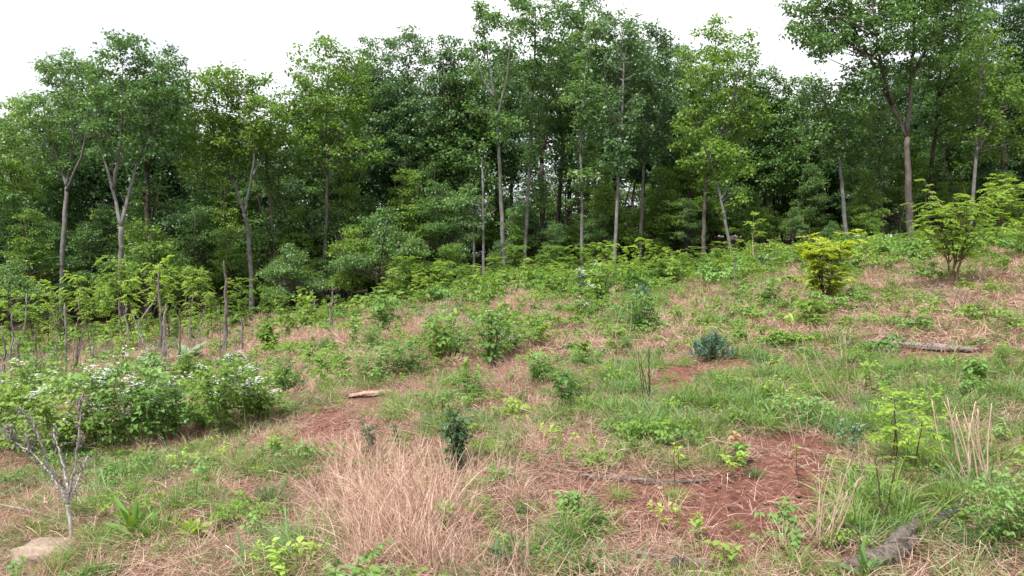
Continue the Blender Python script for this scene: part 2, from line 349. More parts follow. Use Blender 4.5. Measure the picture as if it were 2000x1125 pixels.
# ------------------------------------------------------------------ trees
def clump_leaves(mb, C, R_, n_spray, n_leaf, size, flat, rg, tint0, droop=.35):
    """C (k,3) clump centres; every clump is several sprays of leaves"""
    k = len(C)
    S = rg.normal(0, 1, (k, n_spray, 3)); S = unit(S) * (rg.random((k, n_spray, 1)) ** .45)
    S = C[:, None] + S * R_[:, None, None] * np.array([1, 1, flat])
    S = S.reshape(-1, 3); tb = np.repeat(tint0, n_spray) + rg.normal(0, .10, k * n_spray)
    D = rg.normal(0, 1, (len(S), n_leaf, 3)); D[..., 2] = D[..., 2] * .55 - droop; D = unit(D)
    P = S[:, None] + D * (rg.random((len(S), n_leaf, 1)) * .30 + .02)
    P[..., 2] += .06
    Nn = np.array([0, 0, 1.]) + rg.normal(0, .55, P.shape)
    n = P.shape[0] * n_leaf; L = size * rg.uniform(.7, 1.25, n)
    mb.leaf4(P.reshape(-1, 3), D.reshape(-1, 3) + rg.normal(0, .25, (n, 3)), Nn.reshape(-1, 3), L, L * rg.uniform(.55, .8, n),
             np.clip(np.repeat(tb, n_leaf) + rg.normal(0, .16, n), 0, 1))

def smooth_path(P, sub=4, wob=0, rg=None):
    P = np.asarray(P, float); n = len(P)
    if n == 2: t = np.linspace(0, 1, sub * 2)[:, None]; Q = P[0] * (1 - t) + P[1] * t
    else:
        Q = []; E = np.vstack([2 * P[0] - P[1], P, 2 * P[-1] - P[-2]])
        for i in range(1, n):
            a, b, c, d = E[i - 1], E[i], E[i + 1], E[i + 2]
            for t in np.linspace(0, 1, sub, endpoint=False):
                Q.append(.5 * ((2 * b) + (-a + c) * t + (2 * a - 5 * b + 4 * c - d) * t * t + (-a + 3 * b - 3 * c + d) * t ** 3))
        Q.append(P[-1]); Q = np.array(Q)
    if wob and rg is not None:
        q = rg.normal(0, wob, Q.shape); q[0] = 0; q[..., 2] *= .3; Q = Q + q
    return Q

def tree_meshes(seed, trunk, r0, leaders, ells, spacing=.78, clump=.60, n_spray=8, n_leaf=18, size=.165, flat=.65, inner=.35, twigs=True, bare=0, split=False):
    """trunk: points; leaders: list of polylines; ells: (centre, radii). Returns trunk MB, crown MB (all in the trunk's own space)"""
    rg = np.random.default_rng(seed); tb, cb = MB(), MB(); bb = MB() if split else tb; limbs = []
    H = max(float(c[2] + r[2]) for c, r in ells)
    Tk = smooth_path(trunk, 6, r0 * .12, rg); n = len(Tk)
    zt = Tk[-1, 2]
    rad = r0 * (1 - .38 * np.linspace(0, 1, n)); rad[0] *= 1.55; rad[1] *= 1.12
    Tk0 = Tk.copy(); Tk0[0, 2] -= .35
    tb.tube(Tk0, rad, 9, rough=.05)
    pts = [Tk[n // 2:]]; prad = [rad[n // 2:]]
    for Ld in leaders:
        P = smooth_path(Ld, 5, r0 * .12, rg); m = len(P)
        s0 = rad[-1] * (.66 if len(leaders) > 1 else .95); q = np.linspace(0, 1, m); rr = s0 * (1 - q) ** .8 + .018
        lb = MB() if split else tb; limbs.append(lb); lb.tube(P, rr, 7, rough=.05); pts.append(P[1:]); prad.append(rr[1:])
    PT = np.concatenate(pts); PR = np.concatenate(prad)
    # clump centres: inside the lumpy envelope, apart from each other
    vol = np.array([np.prod(r) for c, r in ells]); C = []
    tries = int(vol.sum() * 4.19 / spacing ** 3 * 7)
    ch = rg.choice(len(ells), tries, p=vol / vol.sum())
    for t in range(tries):
        c, r = ells[ch[t]]; u = unit(rg.normal(0, 1, 3)) * (inner + (1 - inner) * rg.random()) ** .6
        p = c + u * r
        if C and np.min(np.sum((np.array(C) - p) ** 2, 1)) < spacing ** 2: continue
        C.append(p)
    C = np.array(C)
    Rc = clump * rg.uniform(.65, 1.25, len(C)); tint0 = rg.normal(.5, .14, len(C))
    for i, p in enumerate(C):
        d = PT - p; low = d[:, 2] < -.15 * np.linalg.norm(d[:, :2], axis=1)
        cost = np.linalg.norm(d, axis=1) + np.where(low, 0, 3); j = int(np.argmin(cost)); a = PT[j]; L = np.linalg.norm(p - a)
        if L < .2: continue
        mid = (a + p) / 2 + rg.normal(0, .08, 3) * L + np.array([0, 0, .10 * L]); e = p + np.array([0, 0, .15])
        Q = smooth_path([a, mid, e], 3); r1 = min(PR[j] * .6, .012 + .016 * L)
        bb.tube(Q, np.linspace(r1, .008, len(Q)), 4)
        if twigs and i % 2 == 0:
            for s_ in range(2):
                b = Q[3 + s_] if len(Q) > 4 else Q[-1]; v = unit(rg.normal(0, 1, 3) + [0, 0, .3]) * Rc[i]
                bb.tube([b, b + v * .5 + [0, 0, .05], b + v], [.011, .008, .005], 3)
    keep = rg.random(len(C)) >= bare
    clump_leaves(cb, C[keep], Rc[keep], n_spray, n_leaf, size, flat, rg, tint0[keep])
    if split: return tb, cb, limbs, bb
    return tb, cb

def make_tree(name, loc, tb, cb, bark, leaf, label=None, cat='tree', group=None, kind=None):
    root = empty(name, loc); PARTS[root.name] = []
    PARTS[root.name].append(tb.obj('trunk', bark, root, smooth=True)); PARTS[root.name].append(cb.obj('crown', leaf, root))
    tag(root, label, cat, group, kind)
    return root

EDGE_GROUP = 'trees along the edge of the wood'
# d, trunk pixels [(x,y)...] (first one stands on the ground), trunk width px, leaders, crown ellipses, bark, leaves, options, label
FRONT = [
 (39, [(118, 600), (124, 470), (130, 365)], 13, [[(130, 365), (108, 290), (92, 205)], [(130, 365), (142, 270), (136, 150)], [(130, 372), (163, 290), (172, 200)]],
  [(132, 150, 50, 48), (88, 225, 48, 55), (155, 235, 55, 60), (60, 280, 40, 40), (120, 300, 50, 40)], B_PALE, L_MID, {}, 'straight pale grey trunk with high rounded crown, first tall tree from the left'),
 (34, [(237, 650), (238, 560), (237, 442)], 17, [[(237, 442), (221, 370), (200, 290), (188, 190)], [(237, 442), (259, 350), (284, 270), (300, 150)], [(221, 370), (234, 280), (240, 130)]],
  [(240, 112, 52, 42), (205, 180, 40, 62), (318, 165, 52, 70), (265, 215, 75, 60), (320, 250, 45, 45), (220, 270, 50, 40)], B_PALE, L_MID, {}, 'thick pale trunk forking into a wide Y, rising from the dead stalks'),
 (40, [(290, 600), (289, 450), (287, 335)], 15, [[(287, 335), (275, 260), (268, 170)], [(287, 335), (312, 260), (338, 170)]],
  [(330, 135, 38, 40), (305, 215, 66, 65), (290, 290, 55, 40)], B_DARK, L_DARK, {}, 'dark straight trunk just right of the pale Y-forked tree'),
 (37, [(492, 570), (486, 470), (477, 416)], 12, [[(477, 416), (455, 350), (425, 290), (405, 200)], [(477, 416), (490, 350), (496, 280), (478, 180)], [(490, 350), (518, 290), (532, 225)]],
  [(425, 175, 52, 42), (480, 185, 48, 40), (410, 245, 45, 50), (520, 235, 44, 48), (465, 270, 65, 45), (400, 310, 40, 35)], B_PALE, L_BRIGHT, dict(spacing=.66), 'curving grey tree forking into a Y under a loose light green crown'),
 (39, [(541, 590), (532, 440), (522, 345)], 8, [[(522, 345), (520, 280), (540, 200)]], [(545, 240, 36, 50), (560, 310, 45, 45), (520, 330, 40, 35)], B_BROWN, L_MID, {}, 'slim brown trunk leaning left beside the curving light green tree'),
 (39, [(628, 590), (637, 430), (640, 310)], 10, [[(640, 310), (636, 220), (645, 110)], [(640, 310), (670, 240), (695, 150)], [(638, 340), (605, 270), (595, 180)]],
  [(635, 120, 50, 42), (598, 180, 36, 55), (692, 165, 38, 60), (640, 225, 75, 60), (600, 290, 50, 45), (688, 300, 48, 50)], B_BROWN, L_BRIGHT, dict(spacing=.78), 'tall yellow-green crown standing left of the broad dark tree'),
 (45, [(788, 580), (788, 430), (784, 345)], 16, [[(784, 345), (745, 265), (722, 160)], [(784, 345), (792, 240), (800, 110)], [(784, 345), (832, 280), (862, 170)]],
  [(738, 118, 34, 44), (800, 105, 45, 42), (850, 140, 36, 55), (765, 190, 55, 60), (825, 220, 60, 60), (735, 270, 40, 50), (800, 300, 65, 40)], B_DARK, L_DARK, dict(spacing=.8), 'broad dark green tree with black limbs spreading from a dark trunk'),
 (46, [(893, 570), (895, 420), (892, 320)], 11, [[(892, 320), (880, 220), (890, 110)], [(892, 320), (915, 250), (918, 170)]],
  [(890, 130, 36, 60), (900, 220, 46, 60), (880, 310, 50, 40)], B_DARK, L_DARK, {}, 'dark tree directly left of the tall pale trunk that reaches the top edge'),
 (37, [(985, 540), (979, 400), (974, 285)], 11, [[(974, 285), (965, 185), (946, 70), (940, 10)], [(970, 235), (990, 150), (1000, 50)], [(966, 190), (935, 140), (925, 90)]],
  [(948, 30, 32, 38), (1000, 28, 40, 45), (925, 110, 22, 30), (1002, 120, 34, 45), (955, 190, 38, 36), (990, 240, 36, 36)], B_PALE, L_MID, dict(spacing=.85, clump=.5), 'tallest pale trunk with thin gappy crown reaching the top of the photo'),
 (39, [(1023, 530), (1034, 320), (1040, 200)], 8, [[(1040, 200), (1044, 110), (1046, 20)]], [(1046, 40, 42, 52), (1062, 130, 42, 55), (1040, 220, 30, 40), (1035, 300, 26, 30)], B_PALE, L_MID, dict(spacing=.8), 'slender pale tree with a slight bend just right of the tallest pale trunk'),
 (42, [(1064, 540), (1060, 420), (1058, 320)], 15, [[(1058, 320), (1075, 220), (1090, 110)], [(1058, 320), (1050, 240), (1065, 150)]],
  [(1100, 60, 42, 52), (1085, 160, 55, 60), (1075, 250, 50, 45)], B_DARK, L_MID, {}, 'thick dark trunk, left one of a close pair in the middle of the wood'),
 (44, [(1086, 540), (1090, 420), (1100, 300)], 13, [[(1100, 300), (1125, 190), (1140, 60)], [(1100, 300), (1095, 200), (1105, 120)]],
  [(1145, 38, 44, 40), (1130, 130, 50, 60), (1110, 230, 55, 45)], B_DARK, L_DARK, {}, 'thick dark trunk, right one of a close pair in the middle of the wood'),
 (38, [(1135, 530), (1137, 400), (1134, 300)], 8, [[(1134, 300), (1138, 200), (1150, 90)]], [(1155, 90, 36, 55), (1142, 190, 42, 60), (1140, 280, 36, 36), (1135, 350, 24, 26)], B_PALE, L_MID, {}, 'slim pale trunk between the dark pair and the densest dark crown'),
 (37, [(1199, 530), (1207, 370), (1215, 230)], 9, [[(1215, 230), (1218, 140), (1215, 60)], [(1213, 260), (1185, 190), (1180, 110)]],
  [(1213, 70, 46, 42), (1190, 130, 42, 60), (1240, 150, 45, 60), (1205, 220, 50, 45), (1205, 300, 32, 36)], B_PALE, L_DARK, dict(spacing=.7), 'pale straight trunk below the densest dark green crown'),
 (40, [(1249, 520), (1254, 400), (1258, 300)], 9, [[(1258, 300), (1265, 200), (1272, 90)], [(1258, 300), (1290, 230), (1305, 140)]],
  [(1272, 98, 46, 46), (1305, 140, 30, 50), (1260, 190, 55, 60), (1300, 230, 40, 45), (1255, 290, 40, 36)], B_PALE, L_DARK, {}, 'pale trunk right of the densest crown with a dark rounded top'),
 (45, [(1312, 530), (1311, 400), (1315, 300)], 10, [[(1315, 300), (1322, 220), (1330, 130)]], [(1328, 130, 34, 50), (1320, 230, 50, 60), (1310, 310, 50, 40)], B_DARK, L_DARK, {}, 'shaded dark trunk behind and left of the bright cone-shaped crown'),
 (37, [(1373, 520), (1376, 410), (1382, 310)], 10, [[(1382, 310), (1388, 210), (1398, 70)], [(1382, 310), (1420, 240), (1442, 150)], [(1382, 310), (1360, 240), (1352, 170)]],
  [(1398, 82, 34, 42), (1362, 140, 34, 48), (1442, 120, 34, 52), (1400, 170, 60, 60), (1378, 250, 62, 50), (1450, 225, 46, 60), (1400, 310, 60, 36)], B_BROWN, L_BRIGHT, dict(spacing=.76), 'brown trunk carrying a bright green cone-shaped crown'),
 (35.5, [(1431, 520), (1414, 420), (1400, 352)], 8, [[(1400, 352), (1385, 310), (1372, 280)], [(1408, 390), (1440, 330), (1450, 280)]],
  [(1440, 320, 36, 40), (1400, 300, 40, 34), (1430, 390, 28, 26)], B_PALE, L_BRIGHT, dict(clump=.5), 'thin pale trunk leaning left beside the brown-trunked bright tree'),
 (45, [(1505, 500), (1500, 400), (1498, 310)], 9, [[(1498, 310), (1495, 240), (1500, 150)]], [(1500, 168, 34, 34), (1500, 240, 50, 55), (1495, 330, 55, 50)], B_BROWN, L_MID, {}, 'mid green tree low on the skyline between bright cone crown and right-hand giant'),
 (44, [(1560, 500), (1562, 400), (1560, 300)], 9, [[(1560, 300), (1565, 240), (1570, 160)]], [(1570, 180, 42, 34), (1560, 250, 52, 50), (1570, 330, 55, 50)], B_BROWN, L_MID, {}, 'rounded tree under the sky gap left of the giant leaning limb'),
 (37, [(1655, 480), (1646, 385), (1638, 305)], 10, [[(1638, 305), (1628, 240), (1600, 180)], [(1638, 305), (1655, 250), (1660, 200)]],
  [(1600, 195, 40, 36), (1640, 210, 50, 40), (1620, 270, 56, 40), (1665, 290, 40, 36)], B_PALE, L_MID, {}, 'pale trunk leaning left below the giant leaning limb'),
 (39, [(1722, 480), (1721, 400), (1719, 330)], 8, [[(1719, 330), (1715, 270), (1700, 200)]], [(1705, 220, 46, 40), (1715, 290, 46, 40), (1700, 350, 40, 30)], B_BROWN, L_MID, {}, 'slim straight trunk just left of the giant trunk'),
 (36, [(1778, 480), (1774, 370), (1772, 268)], 18, [[(1772, 268), (1781, 140), (1786, 20), (1790, -60)], [(1772, 268), (1742, 205), (1697, 112), (1650, 22), (1615, -40)], [(1742, 205), (1716, 95), (1700, -30)], [(1781, 150), (1822, 70), (1862, -10)]],
  [(1568, 48, 34, 52), (1620, 5, 50, 60), (1660, 70, 45, 40), (1720, 0, 60, 60), (1800, -20, 80, 60), (1745, 120, 46, 45), (1850, 60, 56, 45), (1800, 110, 46, 40), (1600, 95, 34, 20), (1690, 150, 40, 36), (1620, 60, 50, 50), (1760, 60, 50, 50)], B_BROWN, L_MID, dict(spacing=.7), 'giant furrowed trunk with a long limb leaning out to the left'),
 (40, [(1805, 460), (1821, 310), (1832, 190)], 10, [[(1832, 190), (1840, 100), (1850, 0)], [(1832, 190), (1875, 110), (1900, 40)]],
  [(1850, 0, 50, 50), (1880, 60, 50, 50), (1840, 140, 50, 45), (1890, 160, 46, 50), (1850, 220, 50, 40)], B_DARK, L_MID, {}, 'dark slender trunk leaning right beside the giant trunk'),
 (37, [(1893, 450), (1904, 330), (1911, 250)], 9, [[(1911, 250), (1915, 170), (1925, 90)], [(1906, 300), (1940, 240), (1960, 190)]],
  [(1930, 110, 46, 45), (1910, 190, 46, 50), (1965, 200, 46, 55), (1930, 270, 56, 36)], B_PALE, L_BRIGHT, {}, 'pale thin trunk near the right edge behind the feathery sapling'),
 (42, [(1960, 470), (1962, 350), (1958, 230)], 14, [[(1958, 230), (1955, 120), (1960, 10)], [(1958, 230), (1995, 140), (2020, 50)]],
  [(1950, 20, 60, 50), (2000, 60, 60, 60), (1970, 130, 60, 60), (2010, 210, 50, 50)], B_DARK, L_DARK, {}, 'big dark crown filling the top right corner'),
 (41, [(2060, 470), (2062, 350), (2058, 230)], 13, [[(2058, 230), (2055, 120), (2060, 10)]], [(2060, 60, 60, 80), (2050, 180, 60, 60), (2040, 300, 55, 60)], B_DARK, L_MID, {}, 'tree cut off by the right edge of the photo'),
 (44, [(22, 600), (24, 470), (26, 380)], 10, [[(26, 380), (20, 300), (25, 220)], [(26, 380), (50, 300), (60, 220)]],
  [(20, 232, 34, 34), (50, 220, 30, 36), (10, 300, 50, 50), (45, 350, 45, 45)], B_BROWN, L_BRIGHT, {}, 'lower light green tree at the left edge of the photo'),
 (40, [(-45, 620), (-44, 470), (-46, 380)], 11, [[(-46, 380), (-50, 300), (-45, 220)]], [(-40, 240, 45, 45), (-50, 320, 50, 60), (-20, 400, 50, 50)], B_BROWN, L_MID, {}, 'tree cut off by the left edge of the photo'),
 (36, [(944, 560), (944, 450), (943, 352)], 7, [[(943, 352), (942, 330), (941, 310)]], [(915, 400, 30, 22), (960, 420, 22, 22), (905, 440, 26, 20)], B_PALE, L_MID, dict(bare=.75, spacing=.5, clump=.4), 'dead-looking slim grey tree with bare side branches'),
 (37, [(924, 560), (926, 480), (922, 400)], 6, [[(922, 400), (918, 380), (915, 360)]], [(900, 400, 22, 22), (925, 380, 18, 22)], B_PALE, L_MID, dict(bare=.6, spacing=.55, clump=.4), 'short grey dead trunk left of the bare slim tree'),
]
def front_trees():
    for i, (d, tr, wpx, lds, ells, bark, leaf, opt, label) in enumerate(FRONT):
        base = foot(tr[0][0], d); rg = np.random.default_rng(100 + i); k = d / FPX
        def P(p, j=0): return at(p[0], p[1], d + j) - base
        T = [np.zeros(3)] + [P(p, rg.normal(0, .15)) for p in tr[1:]]
        LD = []; tip = {tuple(tr[-1]): T[-1]}
        for L in lds:
            js = rg.normal(0, 1.2); Q = []
            for n_, p in enumerate(L):
                if n_ == 0:
                    if tuple(p) in tip: Q.append(tip[tuple(p)]); continue
                    Q.append(P(p, 0)); continue
                q = P(p, js * n_ / (len(L) - 1)); Q.append(q); tip[tuple(p)] = q
            LD.append(Q)
        E = [(P((cx, cy_), rg.normal(0, .5)), np.array([rx * k, rx * k * .95, ry * k])) for cx, cy_, rx, ry in ells]
        tb, cb, limbs, bb = tree_meshes(500 + i, T, wpx * k * .43, LD, E, split=True, **opt)
        root = make_tree('broadleaf_tree', base, tb, cb, bark, leaf, label, 'tree', EDGE_GROUP)
        tk = PARTS[root.name][0]
        for lb in limbs: lb.obj('limb', bark, tk, smooth=True)
        if bb.n: bb.obj('branches', bark, tk)
front_trees()

# generic trees for the depth of the wood, built 10 m tall and scaled
def generic(seed, kind):
    rg = np.random.default_rng(seed); w_ = {'tall': 2.1, 'mid': 2.3, 'low': 2.2}[kind]
    cb_ = {'tall': 4.3, 'mid': 2.2, 'low': .8}[kind]; top = 10 if kind != 'low' else 5
    sw = rg.normal(0, .25, 2)
    T = [(0, 0, 0), (sw[0] * .5, sw[1] * .5, cb_ * .6), (sw[0], sw[1], cb_ * 1.15)]
    LD = []
    for q in range(3 if kind != 'low' else 4):
        a = rg.random() * 6.28; LD.append([T[-1], np.array(T[-1]) + [math.cos(a) * .5, math.sin(a) * .5, (top - cb_) * .4], np.array(T[-1]) + [math.cos(a) * 1.1, math.sin(a) * 1.1, (top - cb_) * .8]])
    E = []
    nq = 7 if kind == 'tall' else 13
    for q in range(nq):
        f = q / (nq - 1); z = cb_ + (top - cb_) * (.08 + .80 * f); ww = w_ * (1 - .55 * abs(f - .35)); a = rg.random() * 6.28
        if kind == 'tall': o = .35 * w_ * (1 - .6 * f); rr_ = np.array([ww * .75, ww * .75, (top - cb_) * .17])
        else: o = w_ * rg.uniform(.3, 1.15) * (1 - .75 * f); u_ = rg.uniform(.32, .62); rr_ = np.array([ww * u_, ww * u_, (top - cb_) * rg.uniform(.05, .11)])
        E.append((np.array([math.cos(a) * o, math.sin(a) * o, z]), rr_))
    if kind == 'tall': return tree_meshes(seed, T, .13, LD, E, spacing=.62, clump=.55, n_spray=6, n_leaf=16, size=.155, twigs=False)
    if kind == 'mid': return tree_meshes(seed, T, .10, LD, E, spacing=.55, clump=.46, n_spray=6, n_leaf=13, size=.16, flat=.35, twigs=False)
    return tree_meshes(seed, T, .06, LD, E, spacing=.42, clump=.36, n_spray=6, n_leaf=10, size=.15, flat=.3, twigs=True)

SKY = [(-300, 200), (0, 195), (50, 180), (100, 120), (150, 105), (200, 75), (270, 65), (330, 95), (370, 140), (430, 135), (480, 150), (520, 190), (560, 165), (600, 90), (640, 80), (700, 90), (800, 65), (850, 90), (900, 70),
       (930, 5), (1160, 5), (1270, 50), (1330, 85), (1390, 45), (1450, 75), (1480, 125), (1560, 150), (1600, 120), (1700, 60), (2400, 0)]
SX = [p[0] for p in SKY]; SY = [p[1] for p in SKY]
def back_trees():
    talls = [make_tree('forest_tree', (0, 0, 0), *generic(900 + k, 'tall'), [B_DARK, B_BROWN][k % 2], [L_DARK, L_MID][k % 2]) for k in range(5)]
    mids = [make_tree('understory_tree', (0, 0, 0), *generic(930 + k, 'mid'), B_BROWN, [L_MID, L_DARK, L_BRIGHT][k % 3]) for k in range(4)]
    lows = [make_tree('young_tree', (0, 0, 0), *generic(960 + k, 'low'), B_BROWN, [L_BRIGHT, L_MID, L_BRIGHT, L_SAPG][k % 4]) for k in range(4)]
    rg = np.random.default_rng(42); cnt = 0
    # tall trees behind the edge row; thinner in the middle, where the sky shows through
    xs = np.concatenate([np.linspace(-260, 2300, 34), np.linspace(-230, 2330, 28)])
    for i, px in enumerate(xs):
        px = px + rg.normal(0, 18); d = rg.uniform(45, 52) if i < 34 else rg.uniform(54, 64)
        mid = 900 < px < 1350
        if mid and rg.random() < .1: continue
        top = np.interp(px, SX, SY) + rg.uniform(35, 90) + (30 if i >= 34 else 0)
        b = foot(px, d); h = at(px, top, d)[2] - b[2]
        if h < 5: continue
        s = h / 10.2; o = place(talls[int(rg.integers(5))], b, rg.random() * 6.28, (s * rg.uniform(.85, 1.05), s, s))
        tag(o, 'forest tree standing in shade behind the front row of trunks', 'tree', 'forest trees deeper in the wood')
    for i, px in enumerate(np.linspace(-220, 2220, 46)):
        px = px + rg.normal(0, 20); d = rg.uniform(39.5, 52)
        mid = 960 < px < 1330
        h = rg.uniform(5.5, 8.5) * (.95 if mid else 1.0); b = foot(px, d); s = h / 10.2
        o = place(mids[int(rg.integers(4))], b, rg.random() * 6.28, (s * 1.3, s * 1.3, s))
        tag(o, 'leafy understory tree filling the shade between taller trunks', 'tree', 'understory trees between the trunks')
    for i, px in enumerate(np.concatenate([np.linspace(-200, 2200, 28), np.linspace(-180, 2200, 26)])):
        px = px + rg.normal(0, 16); d = rg.uniform(40, 46) if i < 28 else rg.uniform(48, 60); h = rg.uniform(1.4, 3.2) if i < 28 else rg.uniform(3, 5)
        b = foot(px, d); s = h / 5.2
        o = place(lows[int(rg.integers(4))], b, rg.random() * 6.28, (s * 1.2, s * 1.2, s))
        tag(o, 'bushy young tree growing at the feet of the forest trunks', 'young tree', 'young trees at the feet of the trunks')
    for i, px in enumerate(np.linspace(1120, 1900, 30)):
        px = px + rg.normal(0, 8); d = rg.uniform(54, 68); b = foot(px, d); h = rg.uniform(2.6, 4.2); s = h / 5.2
        o = place(lows[int(rg.integers(4))], b, rg.random() * 6.28, (s * 1.5, s * 1.5, s))
        tag(o, 'bushy young tree growing at the feet of the forest trunks', 'young tree', 'young trees at the feet of the trunks')
    # a closing row far inside, low and dense, so that the wood is dark
    for i, px in enumerate(np.concatenate([np.linspace(-300, 2300, 36), np.linspace(-260, 2300, 26)])):
        px = px + rg.normal(0, 12); d = rg.uniform(62, 70) if i < 36 else rg.uniform(74, 84); mid = 900 < px < 1350
        h = rg.uniform(8, 10.5) * (.95 if mid else 1); b = foot(px, d); s = h / 10.2
        o = place(mids[int(rg.integers(4))], b, rg.random() * 6.28, (s * 1.55, s * 1.55, s))
        tag(o, 'dense low tree closing the view far inside the wood', 'tree', 'dense trees far inside the wood')
    return mids, lows
MIDS, LOWS = back_trees()
def edge_trees():
    rg = np.random.default_rng(91)
    for px, top, d, lab in [(70, 400, 39, 'small light green tree right of the left-edge tree, before the dark wood'), (175, 420, 40, 'small light tree between the first pale trunk and the Y-forked tree'), (390, 390, 40, 'small spreading tree left of the curving forked tree'), (455, 440, 39, 'low small tree directly behind the curving forked trunk'),
                          (585, 400, 39, 'small light tree left of the yellow-green crown trunk'), (690, 350, 41, 'small tree with fine foliage right of the yellow-green crown trunk'), (860, 340, 40, 'layered light tree under the right side of the broad dark tree'), (1005, 410, 40, 'small tree between the tallest pale trunk and the slender bent one'), (1085, 430, 38, 'low tree before the thick dark pair of trunks'),
                          (1165, 400, 40, 'small light tree between the two slim pale trunks right of the dark pair'), (1290, 420, 41, 'small tree under the rounded dark top right of centre'), (1340, 380, 40, 'small tree left of the brown trunk under the bright cone crown'), (1470, 370, 39, 'small bright tree right of the leftward-leaning pale trunk'), (1550, 400, 38, 'layered green tree below the right-hand sky gap'),
                          (1690, 330, 38, 'light green layered tree left of the giant furrowed trunk'), (1845, 350, 40, 'small light green tree right of the giant furrowed trunk'), (1950, 330, 37, 'bright small tree at the right edge behind the feathery sapling')]:
        b = foot(px, d); h = at(px, top, d)[2] - b[2]; s = h / 10.2
        o = place(MIDS[2] if rg.random() < .6 else MIDS[0], b, rg.random() * 6.28, (s * 1.15, s * 1.15, s)); tag(o, lab, 'tree', 'small light trees at the front of the wood')
edge_trees()
def slender_trees():
    rg = np.random.default_rng(17)
    xs = sorted([(30, 360), (100, 330), (205, 400), (335, 330), (430, 350), (560, 330), (668, 300), (770, 370), (835, 320), (910, 350), (1018, 380), (1110, 360), (1180, 330), (1235, 380), (1330, 350), (1495, 340), (1580, 330), (1635, 370), (1735, 380), (1815, 330), (1880, 370), (1960, 300)])[::2]
    for i, (px, top) in enumerate(xs):
        d = rg.uniform(41, 44); b = foot(px, d); h = at(px, top - 20, d)[2] - b[2]; s = h / 10.2
        o = place(MIDS[i % 4], b, rg.random() * 6.28, (s * .9, s * .9, s)); tag(o, f'slender leafy tree close behind the front trunks, {ORD[i]} from the left of its kind', 'tree', 'slender leafy trees close behind the front trunks')
slender_trees()
# slim bare trunks seen in the shade
def slim_trunks():
    rg = np.random.default_rng(5)
    for px, d, wpx, top in [(365, 41, 6, 430), (850, 47, 8, 330), (1107, 43, 4, 330), (1240, 47, 7, 330), (1330, 48, 6, 350), (1590, 44, 6, 330), (1700, 47, 7, 340), (1840, 46, 5, 250), (40, 43, 5, 450), (165, 42, 4, 470), (605, 40, 5, 430), (685, 46, 6, 380), (1450, 46, 5, 360), (1745, 48, 5, 330), (1520, 48, 6, 330), (430, 44, 5, 400), (560, 46, 6, 380), (1165, 48, 6, 330), (1860, 47, 6, 300), (1950, 44, 6, 330)]:
        b = foot(px, d); t = at(px + rg.normal(0, 8), top, d) - b; mb = MB(); r0 = wpx * d / FPX * .5
        Q = smooth_path([(0, 0, -.2), t * .5 + rg.normal(0, .12, 3), t], 5, .03, rg); mb.tube(Q, np.linspace(r0, r0 * .55, len(Q)), 7)
        cb = MB(); C = np.array([t + unit(rg.normal(0, 1, 3)) * rg.random() * np.array([1.3, 1.3, 1]) for _ in range(26)])
        for c in C: mb.tube([t * .93, (t + c) / 2 + [0, 0, .1], c], [.03, .02, .008], 4)
        clump_leaves(cb, C, np.full(26, .5), 6, 12, .15, .5, rg, rg.normal(.5, .1, 26))
        make_tree('slim_tree', b, mb, cb, B_BROWN, L_DARK, 'slim trunk half hidden in the shade of the wood', 'tree', 'slim trunks in the shade of the wood')
slim_trunks()

# ------------------------------------------------------------------ saplings with feathered leaves
def frond(mb, base, D, L, nl, lw, tint, rg, droop=.5, two=True):
    D = unit(D); side = unit(np.cross(D, [0, 0, 1.])); t = np.linspace(.12, 1, nl)
    P = base + D * (L * t)[:, None] - np.array([0, 0, 1.]) * (droop * L * t * t)[:, None]
    for s in (-1, 1):
        dd = D * .55 + side * s - np.array([0, 0, .35]) + rg.normal(0, .12, (nl, 3))
        mb.leaf4(P, dd, np.array([0, 0, 1.]) + rg.normal(0, .25, (nl, 3)), lw * 2.2 * (1 - .25 * np.abs(t - .5)), lw, tint + rg.normal(0, .08, nl), fold=.1)
    mb.leaf4(P[-1:], D[None] - [0, 0, .3], np.array([[0, 0, 1.]]), lw * 2.4, lw, tint)

